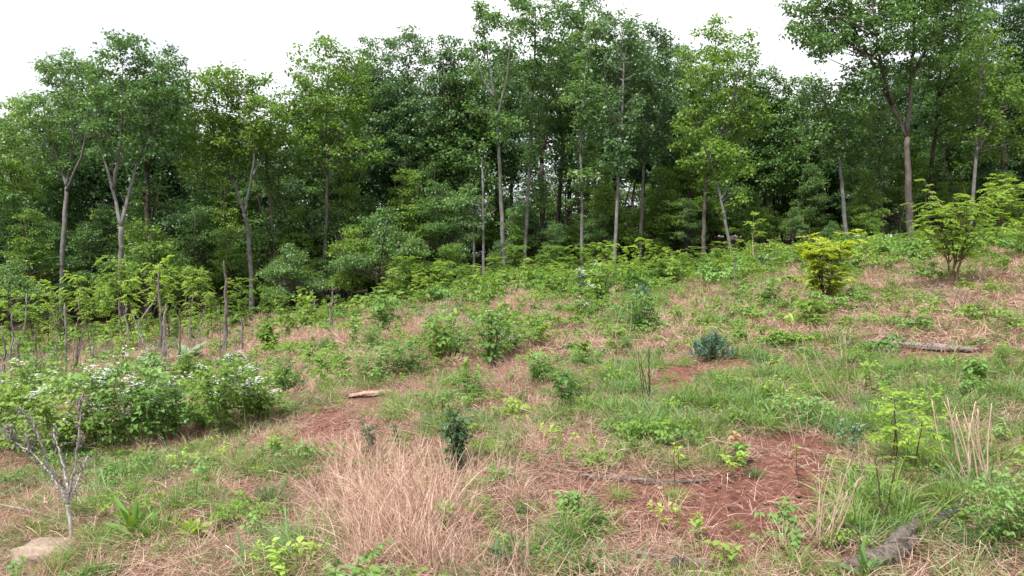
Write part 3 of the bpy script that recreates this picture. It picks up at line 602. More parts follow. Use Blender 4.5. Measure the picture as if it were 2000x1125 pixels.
def sapling(seed, h=2.4, branches=9, fl=.34, nl=8, lw=.045, leaf=None, stem=STEM_D, name='sapling', spread=.42, stems=1, wild=0, low=.22):
    rg = np.random.default_rng(seed); tb, cb = MB(), MB()
    for sidx in range(stems):
        a0 = rg.random() * 6.28; off = np.array([math.cos(a0), math.sin(a0), 0]) * (.0 if stems == 1 else (.12 + .12 * (wild > .5)) * h); lean = off * 1.2 + rg.normal(0, .04 * h, 3) * [1, 1, 0]
        T = smooth_path([(0, 0, -.1), lean * .4 + [0, 0, h * .5], lean + [0, 0, h * rg.uniform(.85, 1)]], 6, .01 * h, rg)
        tb.tube(T, np.linspace(.011 * h ** .6 + .006, .004, len(T)), 5)
        for b in range(branches):
            f = low + (.97 - low) * (b + rg.random() * .6) / branches; p = np.array([np.interp(f, np.linspace(0, 1, len(T)), T[:, k]) for k in range(3)])
            a = b * 2.4 + rg.random(); Lb = h * spread * ((1.05 - f) if not wild else .6) * rg.uniform(.6 - .35 * wild, 1.15 + .35 * wild) + .08 * h
            d = np.array([math.cos(a), math.sin(a), .75 + wild * rg.uniform(-.4, 1.2)]); e = p + unit(d) * Lb
            tb.tube([p, (p + e) / 2 - [0, 0, .03 * h], e], [.010, .007, .004], 4)
            tint = rg.normal(.5, .14) + .22 * (f - .5)
            for q in range(int(5 + 6 * Lb / h) if wild < .5 else 4):
                t = rg.uniform(.25, 1); bp_ = p * (1 - t) + e * t; aa = a + rg.normal(0, 1.0)
                frond(cb, bp_, np.array([math.cos(aa), math.sin(aa), rg.uniform(-.1, 1.0)]), fl * rg.uniform(.6, 1.1), nl, lw, np.clip(tint + rg.normal(0, .08), 0, 1), rg)
        for q in range(5):
            aa = rg.random() * 6.28; frond(cb, T[-1], np.array([math.cos(aa), math.sin(aa), rg.uniform(.3, 1.1)]), fl * .9, nl, lw, .8, rg, .4)
    root = empty(name, (0, 0, 0)); PARTS[root.name] = [tb.obj('stem', stem, root), cb.obj('foliage', leaf, root)]
    return root
def saplings():
    V = [sapling(700 + k, 2.4, 12, .32, 8, .048, [L_SAP, L_SAPG][k % 2], spread=.20 + .05 * (k % 3), stems=1 + k % 2, wild=.35, low=.08) for k in range(6)]
    rg = np.random.default_rng(77)
    left = [(15, 560, 25), (62, 590, 24), (92, 540, 26), (118, 570, 24), (152, 528, 25), (172, 560, 24), (205, 560, 27), (236, 500, 26), (252, 545, 24), (305, 500, 27), (330, 540, 25), (372, 540, 27), (392, 520, 29), (412, 570, 24), (455, 545, 28), (480, 540, 27), (520, 560, 27), (555, 575, 27), (590, 560, 28), (-30, 560, 24)]
    for i, (px, top, d) in enumerate(sorted(left)):
        b = foot(px, d); h = max(.7, at(px, top, d)[2] - b[2]); s = h / 2.45
        o = place(V[int(rg.integers(6))], b, rg.random() * 6.28, (s * .8, s * .8, s))
        tag(o, f'yellow-green feathery sapling, {ORD[i]} from the left in the row behind the dead stalks', 'sapling', 'saplings behind the dead stalks')
    mid = [(735, 560, 30), (765, 520, 31), (800, 500, 31), (838, 520, 30), (868, 505, 31), (905, 515, 30), (940, 520, 29), (975, 500, 29), (1010, 480, 30), (1030, 505, 27), (1052, 495, 29), (1085, 480, 30), (1110, 500, 28), (1135, 480, 29), (1160, 470, 30),
           (1185, 478, 29), (1205, 500, 26), (1228, 480, 29), (1258, 466, 30), (1282, 478, 28), (1310, 485, 29), (1335, 495, 27), (1360, 480, 30), (1402, 470, 30), (1425, 500, 28), (1475, 500, 31), (1120, 525, 24), (1250, 520, 24), (1320, 520, 25), (700, 575, 28), (820, 530, 27), (925, 545, 26), (990, 525, 26), (1070, 515, 27), (1095, 510, 26), (1170, 505, 26), (1215, 530, 23), (1290, 505, 26), (1380, 515, 25)]
    for i, (px, top, d) in enumerate(sorted(mid)):
        b = foot(px, d); h = max(.8, at(px, top, d)[2] - b[2]); s = h / 2.45
        o = place(V[int(rg.integers(6))], b, rg.random() * 6.28, (s * 1.25, s * 1.25, s))
        tag(o, f'green sapling, {ORD[i]} from the left in the thicket along the middle of the clearing edge', 'sapling', 'saplings in the middle thicket')
    right = [(1560, 505, 29), (1640, 475, 28), (1672, 480, 29), (1790, 462, 26), (1830, 450, 27), (1850, 470, 24), (1930, 450, 25), (1965, 455, 26), (1995, 440, 24), (1990, 480, 20), (1950, 345, 33), (2040, 450, 24), (1985, 370, 33), (1760, 470, 29)]
    for i, (px, top, d) in enumerate(sorted(right)):
        b = foot(px, d); h = max(.7, at(px, top, d)[2] - b[2]); s = h / 2.45
        o = place(V[int(rg.integers(6))], b, rg.random() * 6.28, (s * 1.3, s * 1.3, s))
        tag(o, f'light green sapling, {ORD[i]} from the left among those on the right-hand rise', 'sapling', 'saplings on the right-hand rise')
    # tall bushy young trees in front of the wood
    for px, top, d, k, lab in [(745, 395, 34, 1, 'tallest bushy young tree before the dark gap, green and layered'), (815, 455, 33, 0, 'bushy light green young tree right of the tallest layered one'), (690, 430, 36, 3, 'green young tree close left of the tallest layered one'), (570, 470, 36, 1, 'green young tree between the slim brown trunk and the yellow-green crown'),
                             (290, 420, 35, 2, 'light green young tree with leafy sprays before the dark trunk'), (1620, 430, 36, 1, 'low layered young tree at the foot of the leaning pale trunk'), (880, 470, 35, 2, 'low bushy young tree left of the dead-looking grey tree'), (20, 500, 34, 1, 'green young tree at the far left under the light green crown')]:
        b = foot(px, d); h = at(px, top, d)[2] - b[2]; s = h / 5.2
        o = place(LOWS[k], b, rg.random() * 6.28, (s * .95, s * .95, s)); tag(o, lab, 'young tree', 'bushy young trees before the wood')
    # the feathery locust sapling on the right, the gold shrub
    b = on_ground(1862, 565); h = at(1890, 400, b[1])[2] - b[2]
    o = sapling(801, h * 1.02, 11, .30, 11, .032, L_SAP, STEM_D, 'locust_sapling', .62, 6, 1, .30); o.location = tuple(b)
    tag(o, 'tall feathery sapling with dark forked stems on the right of the clearing', 'sapling')
    b = on_ground(1612, 592); h = at(1620, 480, b[1])[2] - b[2]
    o = sapling(802, h, 9, .17, 4, .060, L_GOLD, STEM_D, 'golden_shrub', .62, 6, 1, .12); o.location = tuple(b)
    tag(o, 'shrub with golden yellow and bronze young leaves', 'shrub')
    b = foot(1470, 30); h = at(1470, 415, 30)[2] - b[2]
    o = sapling(803, h, 6, .3, 5, .06, L_SAP, STEM_R, 'crooked_sapling', .22, 1); o.location = tuple(b)
    tag(o, 'lone crooked sapling with pale bent stem and few leaves before the dark wood', 'sapling')
saplings()

# ------------------------------------------------------------------ plants of the clearing
def blob(mb, c, r, seed=0, tint=.5, n=28, m=16, rough=.25, freq=1.6, power=1.0, mi=0):
    """an uneven boulder-like lump"""
    u = np.linspace(0, 2 * math.pi, n, endpoint=False); v = np.linspace(.001, math.pi - .001, m); U, Vv = np.meshgrid(u, v)
    D = np.stack([np.cos(U) * np.sin(Vv), np.sin(U) * np.sin(Vv), np.cos(Vv)], -1); D = np.sign(D) * np.abs(D) ** power
    k = 1 + rough * 2 * (fbm(D[..., 0] * freq + seed + D[..., 2], D[..., 1] * freq + D[..., 2] * 1.3, seed, 3) - .5) + rough * .4 * (vnoise(D[..., 0] * 7 + D[..., 2] * 3, D[..., 1] * 7 - D[..., 2] * 4, seed) - .5)
    V = (np.asarray(c) + D * np.asarray(r) * k[..., None]).reshape(-1, 3)
    i = np.arange(m - 1)[:, None] * n; j = np.arange(n)[None]; q = (j + 1) % n
    mb.add(V, np.stack([i + j, i + n + j, i + n + q, i + q], -1).reshape(-1, 4), tint, mi)

def arch(rg, h, r, a=None):
    a = rg.random() * 6.28 if a is None else a; d = np.array([math.cos(a), math.sin(a), 0])
    return smooth_path([(0, 0, -.05), d * r * .35 + [0, 0, h * .75], d * r * .75 + [0, 0, h], d * r * 1.15 + [0, 0, h * .72]], 4, .01, rg)

def trifoliate(cb, P, rg, L, tint, up=.6):
    """compound leaves of three leaflets at points P"""
    n = len(P); a = rg.random(n) * 6.28; tl = rg.normal(0, .35, n) - .1
    for off, s in ((0, 1.0), (1.25, .8), (-1.25, .8)):
        D = np.stack([np.cos(a + off), np.sin(a + off), tl], -1); LL = L * s * rg.uniform(.8, 1.15, n)
        cb.leaf8(P + D * .012, D, np.array([0, 0, 1.]) + rg.normal(0, .35, (n, 3)), LL, LL * .62, np.clip(tint + rg.normal(0, .1, n), 0, 1), curl=.2)

def bramble(seed, h, r, n_can=14, leafL=.065, leaf=None, dens=16, flowers=0, stem=STEM_G, name='bramble_bush'):
    rg = np.random.default_rng(seed); tb, cb, fb = MB(), MB(), MB(); fl = []
    for c in range(n_can):
        hh = h * rg.uniform(.3, 1.2); rr = r * rg.uniform(.2, 1.0); Q = arch(rg, hh, rr); o = np.array([*rg.normal(0, r * .22, 2), 0]); Q = Q + o
        tb.tube(Q, np.linspace(.0045, .002, len(Q)), 4, tint=rg.random())
        t = rg.uniform(.08, 1, dens); P = np.stack([np.interp(t, np.linspace(0, 1, len(Q)), Q[:, k]) for k in range(3)], -1)
        v = rg.normal(0, 1, (dens, 3)); v[:, 2] = np.abs(v[:, 2]) * .5; P2 = P + unit(v) * rg.uniform(.02, .14, (dens, 1)) * (h / .8) ** .5
        for a, b in zip(P[::2], P2[::2]): tb.tube([a, b], [.0022, .0015], 3, tint=.6)
        trifoliate(cb, P2, rg, leafL, rg.normal(.5, .15) + .25 * (P2[:, 2] / h - .6)); fl.append(P2[P2[:, 2] > .42 * h])
    if flowers:
        F = np.concatenate(fl)
        F = F[rg.permutation(len(F))[:flowers]]
        for p in F:
            k = int(rg.integers(8, 26)); C = p + rg.normal(0, .05, (k, 3)) * [1, 1, .7] + [0, 0, .07]
            for q in range(5):
                a = q * 1.257 + rg.random() * .3; D = np.tile(np.array([[math.cos(a), math.sin(a), .25]]), (k, 1)) + rg.normal(0, .2, (k, 3))
                fb.leaf4(C, D, np.array([[0, 0, 1.]]) + rg.normal(0, .4, (k, 3)), .021, .015, .5, fold=0, curl=.1)
            for c in C: tb.tube([p, c], [.0015, .001], 3, tint=.5)
    root = empty(name, (0, 0, 0)); PARTS[root.name] = [tb.obj('canes', stem, root), cb.obj('foliage', leaf, root)]
    if flowers: PARTS[root.name].append(fb.obj('blossoms', PETAL, root))
    return root

BR = [bramble(1000 + k, .8, .62, 22, .075, [L_BRAM, L_BRAM, L_SAPG, L_BRAM, L_BRAM, L_SAPG, L_BRAM, L_SAPG][k], 20, [0, 4, 10, 16][k % 4]) for k in range(8)]
def brambles():
    rg = np.random.default_rng(3)
    # px, base py, height px, variant (flower amount grows with variant % 4), label
    L = [(45, 885, 165, 5, 'leafy bramble at the left edge behind the grey dead shrub'), (120, 895, 150, 2, 'dark green bramble right behind the grey dead shrub'), (200, 880, 150, 2, 'bramble with white blossoms right of the grey dead shrub'),
         (262, 870, 160, 3, 'bramble most thickly covered with white blossoms'), (330, 860, 130, 6, 'bramble with white blossoms in the middle of the flowering thicket'), (395, 835, 120, 5, 'leafy bramble in the right half of the flowering thicket'),
         (450, 845, 140, 7, 'tall dark bramble with white blossoms at the right end of the flowering thicket'), (510, 825, 120, 2, 'rightmost bramble of the flowering thicket, edging the straw'), (560, 770, 70, 1, 'small bramble trailing right from the flowering thicket'),
         (300, 760, 90, 3, 'bramble with white blossoms just behind the thickest blossoms'), (70, 790, 90, 4, 'leafy bramble at the foot of the leftmost dead stalks'), (380, 750, 70, 5, 'low bramble before the mullein plant'), (450, 740, 60, 6, 'low blossoming bramble right of the mullein plant'),
         (5, 860, 140, 6, 'bramble cut off by the left edge'), (480, 770, 80, 3, 'bramble with white blossoms on the right shoulder of the thicket'),
         (740, 745, 70, 4, 'spreading dark bramble behind the pinkish rotten log'), (790, 735, 80, 0, 'bramble right behind the pinkish rotten log'), (720, 690, 45, 4, 'low dark bramble beside the dark fallen stick'), (850, 705, 90, 0, 'broad fresh green bramble in the centre-left of the clearing'), (900, 700, 60, 1, 'fresh bramble right of the broad central one'),
         (960, 705, 80, 5, 'taller bramble with a few white blossoms near the centre'), (1000, 690, 60, 1, 'small bramble with few blossoms right of the tall central one'), (1052, 750, 60, 4, 'small round dark bramble near the centre'), (920, 780, 60, 0, 'loose bramble above the dark-leaved upright shoot'),
         (1140, 625, 75, 2, 'dark bramble with white blossoms arching below the middle thicket'), (1165, 590, 80, 3, 'bramble topped by many pale blossoms in front of the middle thicket'), (1250, 650, 75, 4, 'dark green bush in the centre of the far meadow'), (1200, 640, 50, 0, 'small bush left of the dark far meadow bush'),
         (1225, 690, 40, 4, 'small low bush below the dark far meadow bush'), (745, 640, 60, 0, 'upright green bramble on the straw slope'), (1110, 780, 50, 4, 'loose low bramble in the right centre'), (1130, 720, 40, 0, 'small yellow-green bush in the right centre'), (640, 690, 35, 0, 'small bush on the pink straw bank'),
         (1500, 600, 40, 4, 'small dark broad-leaved bush left of the golden shrub'), (1690, 595, 30, 4, 'low dark bush at the right foot of the golden shrub'), (1920, 625, 45, 4, 'dark bush right of the small pale log'), (1980, 650, 50, 0, 'bush at the right edge above the long log'), (1960, 720, 40, 4, 'dark tuft of bramble below the right end of the long log'), (2008, 1080, 140, 4, 'tall leafy weed cut off by the bottom right edge')]
    for px, py, hp, v, lab in L:
        b = on_ground(px, py); h = hp * b[1] / FPX; s = h / .86
        o = place(BR[v], b, rg.random() * 6.28, (s * 1.05, s * 1.05, s)); o.scale = (s * rg.uniform(.8, 1.05), s * rg.uniform(.8, 1.05), s * rg.uniform(.75, 1.05)); tag(o, lab, 'bramble', 'brambles in the clearing')
brambles()

# upright dark-leaved shoots and seedlings
def shoot(seed, h, n, leafL, leaf, stem, name, leafW=.55, stems=1, kind='simple', top=.0, start=.15, tilt=.2):
    rg = np.random.default_rng(seed); tb, cb = MB(), MB()
    for s_ in range(stems):
        o = np.array([*rg.normal(0, .03 * (stems > 1), 2), 0]); e = np.array([*rg.normal(0, .14 * h, 2), h * rg.uniform(.75, 1)]) if stems > 1 else np.array([*rg.normal(0, .06 * h, 2), h])
        T = smooth_path([o - [0, 0, .04], o + e * .5 + rg.normal(0, .02 * h, 3), o + e], 4, .006 * h, rg); tb.tube(T, np.linspace(.0055, .0022, len(T)) * (h / .4) ** .4, 5)
        t = np.linspace(start, 1, n); P = np.stack([np.interp(t, np.linspace(0, 1, len(T)), T[:, k]) for k in range(3)], -1); a = np.arange(n) * 2.4 + rg.random(n)
        D = np.stack([np.cos(a), np.sin(a), rg.normal(tilt, .3, n) + .4 * t], -1)
        if kind == 'tri':
            P2 = P + unit(D) * leafL * .7
            for x, y in zip(P, P2): tb.tube([x, y], [.002, .0013], 3)
            trifoliate(cb, P2, rg, leafL, .5 + .3 * (t - .5))
        elif kind == 'pinnate':
            for x, d, tt in zip(P, D, t): frond(cb, x, d, leafL * 3.6 * rg.uniform(.7, 1.1), 7, leafL * .45, np.clip(.5 + .4 * (tt - .5) + rg.normal(0, .1), 0, 1), rg, .35)
        else: cb.leaf8(P, D, np.array([0, 0, 1.]) + rg.normal(0, .3, (n, 3)), leafL * rg.uniform(.7, 1.2, n), leafL * leafW * rg.uniform(.8, 1.1, n), np.clip(.35 + .5 * t + rg.normal(0, .12, n), 0, 1), curl=.3)
    root = empty(name, (0, 0, 0)); PARTS[root.name] = [tb.obj('stem', stem, root), cb.obj('foliage', leaf, root)]
    return root
def rosette(seed, h, n, W, leaf, name, spread=.5, seg=5, curl=.35, parts=True):
    """strap leaves rising from one point"""
    rg = np.random.default_rng(seed); cb = MB(); a = rg.random(n) * 6.28; el = rg.uniform(.35, 1.45, n)
    D = np.stack([np.cos(a) * np.cos(el), np.sin(a) * np.cos(el), np.sin(el)], -1); L = h * rg.uniform(.6, 1.1, n)
    S = unit(np.cross(D, np.array([0, 0, 1.]) + rg.normal(0, .2, (n, 3)))); U = np.cross(S, D); t = np.linspace(0, 1, seg + 1)
    wd = W * np.array([.35, .75, 1, .95, .6, .02])
    rows = []
    for k, q in enumerate(t):
        p = D * (L * q)[:, None] + (D * [1, 1, 0] * .5 - [0, 0, 1.]) * (curl * L * q * q)[:, None] * spread
        rows += [p - S * wd[k] / 2 + U * wd[k] * .22, p, p + S * wd[k] / 2 + U * wd[k] * .22]
    V = np.stack(rows, 1).reshape(-1, 3); m = 3 * (seg + 1); q = []
    for k in range(seg): q += [[3 * k, 3 * k + 1, 3 * k + 4, 3 * k + 3], [3 * k + 1, 3 * k + 2, 3 * k + 5, 3 * k + 4]]
    cb.add(V, (np.arange(n)[:, None, None] * m + np.array(q)[None]).reshape(-1, 4), np.repeat(np.clip(rg.normal(.5, .2, n), 0, 1), m))
    return cb.obj(name, leaf)
def hgt(b, hp): return hp * b[1] / FPX
def put(o, b, s=1.0, rz=0): o.location = tuple(b); o.rotation_euler = (0, 0, rz); o.scale = (s, s, s)
def singles():
    def S(px, py, hp, seed, n, ll, leaf, stem, name, lab, cat, **k):
        b = on_ground(px, py); o = shoot(seed, hgt(b, hp), n, ll, leaf, stem, name, **k); put(o, b); tag(o, lab, cat); return o
    S(890, 925, 125, 1, 12, .06, L_DEEP, STEM_D, 'rose_bush', 'upright dark blue-green leafy bush in the centre foreground', 'bush', stems=11, kind='tri', leafW=.7)
    S(725, 895, 75, 2, 7, .05, L_DEEP, STEM_R, 'rose_bush', 'low blue-green rose bush with reddish canes behind the tall straw', 'bush', stems=6, kind='tri')
    S(790, 880, 60, 22, 5, .04, L_DEEP, STEM_D, 'rose_cane', 'arching thin rose cane between the two dark foreground bushes', 'bush', stems=2, kind='tri')
    S(1752, 925, 160, 3, 13, .050, L_LIME, STEM_D, 'locust_seedling', 'lime green locust seedling with round paired leaflets, right foreground', 'seedling', kind='pinnate', stems=3, start=.4)
    S(1728, 1030, 150, 4, 6, .03, L_SAPG, STEM_D, 'twiggy_seedling', 'dark thin forked twig with few small leaves above the charred log', 'seedling', kind='pinnate', stems=2, start=.4)
    S(1325, 925, 48, 5, 6, .055, L_SAP, STEM_D, 'seedling', 'small seedling with yellow-green drooping leaves at the top of the bare red patch', 'seedling', start=.6)
    S(1320, 960, 90, 55, 4, .05, L_GOLD, STEM_D, 'seedling', 'spindly seedling with a yellow top leaf rising from the grass tuft on bare soil', 'seedling', start=.7)
    S(1440, 890, 42, 6, 12, .07, L_PINK, STEM_G, 'seedling', 'young plant with salmon pink new leaves among the grass', 'seedling', start=.3)
    S(1436, 905, 40, 66, 14, .075, L_BRAM, STEM_G, 'leafy_weed', 'green leafy weed directly under the salmon pink new leaves', 'weed', start=.1, stems=2)
    S(1362, 1060, 45, 7, 9, .055, L_SAPG, STEM_G, 'leafy_weed', 'small upright green weed on the bare red soil', 'weed', stems=2)
    S(1562, 950, 80, 8, 4, .05, L_LIME, STEM_D, 'seedling', 'thin seedling with one lime green leaf cluster at its tip', 'seedling', start=.85, tilt=-.2)
    S(1548, 680, 70, 9, 9, .13, L_LIME, STEM_D, 'hickory_seedling', 'small seedling with large hanging lime green leaves in the far right meadow', 'seedling', start=.75, leafW=.38, tilt=-.9)
    S(1268, 790, 110, 10, 12, .03, L_SAPG, STEM_D, 'thorny_seedling', 'dark thin upright seedling with tiny yellowish leaves right of centre', 'seedling', stems=3, start=.4)
    S(600, 1112, 50, 11, 12, .075, L_SAP, STEM_G, 'leafy_weed', 'bright green weed with pointed leaves at the bottom edge', 'weed', stems=3)
    S(1415, 1118, 50, 12, 10, .06, L_SAPG, STEM_G, 'leafy_weed', 'leafy weed at the bottom edge below the bare red soil', 'weed', stems=4)
    S(855, 1040, 75, 13, 9, .05, L_BRAM, STEM_G, 'leafy_weed', 'slender green weed growing up through the tall straw', 'weed', stems=3)
    S(985, 1110, 50, 14, 9, .055, L_DEEP, STEM_G, 'leafy_weed', 'dark green weed at the bottom edge right of the straw', 'weed', stems=2)
    S(540, 890, 35, 15, 10, .075, L_SAPG, STEM_G, 'leafy_weed', 'broad-leaved green weed right of the flowering thicket', 'weed', stems=3)
    S(1000, 815, 35, 16, 8, .08, L_SAP, STEM_G, 'leafy_weed', 'yellow-green five-fingered weed near the centre', 'weed', stems=2, kind='tri')
    S(875, 830, 70, 17, 10, .05, L_BRAM, STEM_D, 'leafy_weed', 'dark stemmed leafy shoot behind the upright dark bush', 'weed', stems=3, kind='tri')
    S(1660, 880, 55, 18, 14, .05, L_BLUE, STEM_G, 'leafy_weed', 'low blue-grey leaved weed left of the locust seedling', 'weed', stems=4)
    S(1880, 1050, 60, 19, 10, .05, L_SAPG, STEM_G, 'leafy_weed', 'upright green weed right of the charred branch', 'weed', stems=3)
    S(1120, 1010, 40, 20, 10, .05, L_BRAM, STEM_G, 'leafy_weed', 'spreading green weed right of the tall straw', 'weed', stems=4, kind='tri')
    for i, (px, py, hp, leaf, lab) in enumerate([(855, 712, 95, L_SAPG, 'upright fresh green leafy sapling left of centre behind the pinkish rotten log'), (882, 668, 60, L_BRAM, 'upright leafy sapling behind the fresh green one left of centre'), (962, 715, 110, L_BRAM, 'tallest upright leafy sapling near the centre with dark lower leaves'), (990, 668, 75, L_SAPG, 'light green leafy sapling behind the tallest central one'),
            (748, 655, 80, L_BRAM, 'dark green upright leafy sapling on the straw slope left of centre'), (915, 775, 75, L_SAPG, 'loose upright leafy sapling above the dark foreground bush'), (1105, 800, 70, L_BRAM, 'leafy sapling right of centre among grass'), (1250, 655, 95, L_DEEP, 'dark thin upright sapling in the far meadow right of centre'), (1170, 610, 90, L_SAPG, 'arching leafy sapling below the pale blossoms'), (1508, 600, 50, L_DEEP, 'dark leafy sapling left of the golden shrub'),
            (520, 690, 55, L_SAPG, 'leafy sapling on the pink straw right of the mullein'), (1050, 745, 60, L_BRAM, 'round leafy sapling just right of the centre'), (1130, 715, 45, L_SAPG, 'small yellow-green sapling right of the centre'), (690, 680, 60, L_BRAM, 'leafy sapling rising from the low dark brambles'), (1905, 760, 50, L_BRAM, 'leafy sapling beside the grey decayed wood'), (1700, 770, 55, L_SAPG, 'leafy sapling above the locust seedling'), (1590, 640, 55, L_SAPG, 'thin green sapling right of the hanging lime leaves'), (600, 640, 70, L_SAPG, 'green sapling before the dark gap of the wood, on straw')]):
        o = S(px, py, hp, 300 + i, 12, hgt(on_ground(px, py), 16), [leaf, L_BRAM][leaf is L_DEEP], STEM_D, 'leafy_sapling', lab, 'sapling', stems=3 + i % 3, kind=['tri', 'simple'][i % 2], start=.1, leafW=.5, tilt=.45)
    # the round blue-green bush on bare soil
    b = on_ground(1392, 703); rg = np.random.default_rng(8); h = hgt(b, 58); r = hgt(b, 52); tb, cb = MB(), MB()
    for k in range(90):
        a = rg.random() * 6.28; e = rg.uniform(.15, 1.5); d = np.array([math.cos(a) * math.cos(e) * r, math.sin(a) * math.cos(e) * r, math.sin(e) * h]) * rg.uniform(.75, 1)
        Q = smooth_path([(0, 0, 0), d * .55 + [0, 0, .03], d], 3); tb.tube(Q, [.003] * len(Q), 3)
        t = rg.uniform(.35, 1, 22); P = np.stack([np.interp(t, np.linspace(0, 1, len(Q)), Q[:, q]) for q in range(3)], -1)
        cb.leaf4(P, unit(d) * .6 + rg.normal(0, .6, (22, 3)), rg.normal(0, .5, (22, 3)) + [0, 0, 1], .055, .014, np.clip(rg.normal(.5, .2, 22), 0, 1))
    o = empty('blue_green_bush', b); tb.obj('stem', STEM_G, o); cb.obj('foliage', L_BLUE, o); tag(o, 'round blue-green bush with narrow leaves standing on bare red soil', 'bush')
    b = on_ground(1253, 585)
    o = dup_parts(o, b, hgt(b, 30) / h); tag(o, 'smaller round blue-green bush in the far meadow', 'bush')
    # mullein
    b = on_ground(372, 706); m = MB(); n = 15; a = rg.random(n) * 6.28; el = rg.uniform(.2, 1.1, n); D = np.stack([np.cos(a) * np.cos(el), np.sin(a) * np.cos(el), np.sin(el)], -1)
    s = hgt(b, 46); m.leaf8(np.zeros((n, 3)), D, np.tile([[0, 0, 1.]], (n, 1)), s * rg.uniform(.8, 1.2, n), s * .42, rg.random(n), curl=.25, fold=.15, wide=(.8, 1))
    o = m.obj('mullein', L_MULL); put(o, b); tag(o, 'pale grey-green mullein with broad felted leaves', 'plant')
    # strap-leaved plants, one mesh each
    for px, py, hp, n, W, leaf, lab, seed in [(262, 1050, 110, 13, .045, G_GRN, 'tall dark green plant with toothed strap leaves, left foreground', 1), (375, 1046, 50, 14, .05, L_SAP, 'small bright green rosette of broad leaves on bare soil', 2),
                                              (845, 805, 35, 12, .04, L_BRAM, 'dark green rosette of narrow leaves behind the upright dark bush', 3), (1150, 1120, 60, 10, .03, G_BLUE, 'strap-leaved plant at the bottom edge right of the straw', 5), (1690, 1130, 90, 8, .03, G_BLUE, 'blue-green strap leaves in front of the charred log', 4)]:
        b = on_ground(px, py); o = rosette(50 + seed, hgt(b, hp), n, W, leaf, 'strap_leaf_plant'); put(o, b); tag(o, lab, 'plant')
def dup_parts(root, loc, s):
    c = root.copy(); COL.objects.link(c); c.location = tuple(loc); c.scale = (s, s, s)
    for ch in list(bpy.data.objects):
        if ch.parent == root: d = ch.copy(); COL.objects.link(d); d.parent = c
    return c
singles()

# prominent grass tufts, one thing each
def tuft_mesh(seed, n, r, Lr, W, leaf, tiltmax=.9, bend=(.1, .5), seg=4, name='tuft'):
    rg = np.random.default_rng(seed); mb = MB(); a = rg.random(n) * 6.28; q = rg.random(n) ** .6
    C = np.stack([np.cos(a) * q * r, np.sin(a) * q * r, np.full(n, -.01)], -1); t = q * tiltmax * rg.uniform(.4, 1.2, n); b = a + rg.normal(0, .5, n)
    D = np.stack([np.cos(b) * np.sin(t), np.sin(b) * np.sin(t), np.cos(t)], -1)
    mb.blade(C, D, rg.uniform(Lr[0], Lr[1], n), W * rg.uniform(.7, 1.3, n), rg.uniform(bend[0], bend[1], n), np.clip(rg.normal(.5, .3, n), 0, 1), seg)
    return mb.mesh(name, leaf)
def tufts():
    ms = [tuft_mesh(80 + k, 170, .07, (.12, .27), .0055, [G_BLUE, G_GRN][k % 2]) for k in range(4)]; rg = np.random.default_rng(4)
    L = [(530, 985, 70, 0, 'blue-green grass clump at the left edge of the tall straw'), (1320, 975, 40, 1, 'green grass tuft alone on the bare red soil'), (1475, 932, 30, 0, 'small dark grass tuft at the upper rim of the bare soil'), (635, 728, 32, 1, 'bright green grass tuft left of the pinkish rotten log'), (1440, 832, 34, 1, 'rounded green grass tuft right of centre'),
         (1655, 855, 60, 0, 'large blue-green grass clump left of the locust seedling'), (1850, 870, 60, 2, 'grass clump left of the dry pale stems'), (1720, 985, 60, 1, 'grass clump right of the bare soil'), (1850, 985, 70, 3, 'green grass clump above the charred branch'), (1900, 1070, 60, 0, 'grass clump right of the charred branch, bottom right'), (1330, 820, 30, 0, 'low grass clump beside the dark thin seedling'),
         (1470, 765, 30, 3, 'grass clump below the round blue-green bush'), (1560, 800, 45, 2, 'grass clump in the middle of the right meadow'), (175, 1050, 45, 1, 'yellow-green grass tuft right of the dead shrub base'), (110, 1118, 60, 3, 'yellow-green grass tuft in front of the pale boulder'), (440, 1005, 35, 1, 'sparse grass tuft right of the small rosette'), (625, 690, 40, 2, 'pale green grass clump on the pink straw bank'), (1740, 640, 35, 3, 'grass clump above the long log'), (1370, 690, 20, 0, 'small clump at the left foot of the blue-green bush'), (1210, 975, 40, 3, 'grass tuft left of the bare red soil'), (1950, 900, 60, 1, 'grass clump right of the dry pale stems')]
    for px, py, hp, v, lab in L:
        b = on_ground(px, py); o = bpy.data.objects.new('grass_tuft', ms[v]); COL.objects.link(o); s = hgt(b, hp) / .21; put(o, b, s, rg.random() * 6); tag(o, lab, 'grass tuft', 'grass tufts')
tufts()

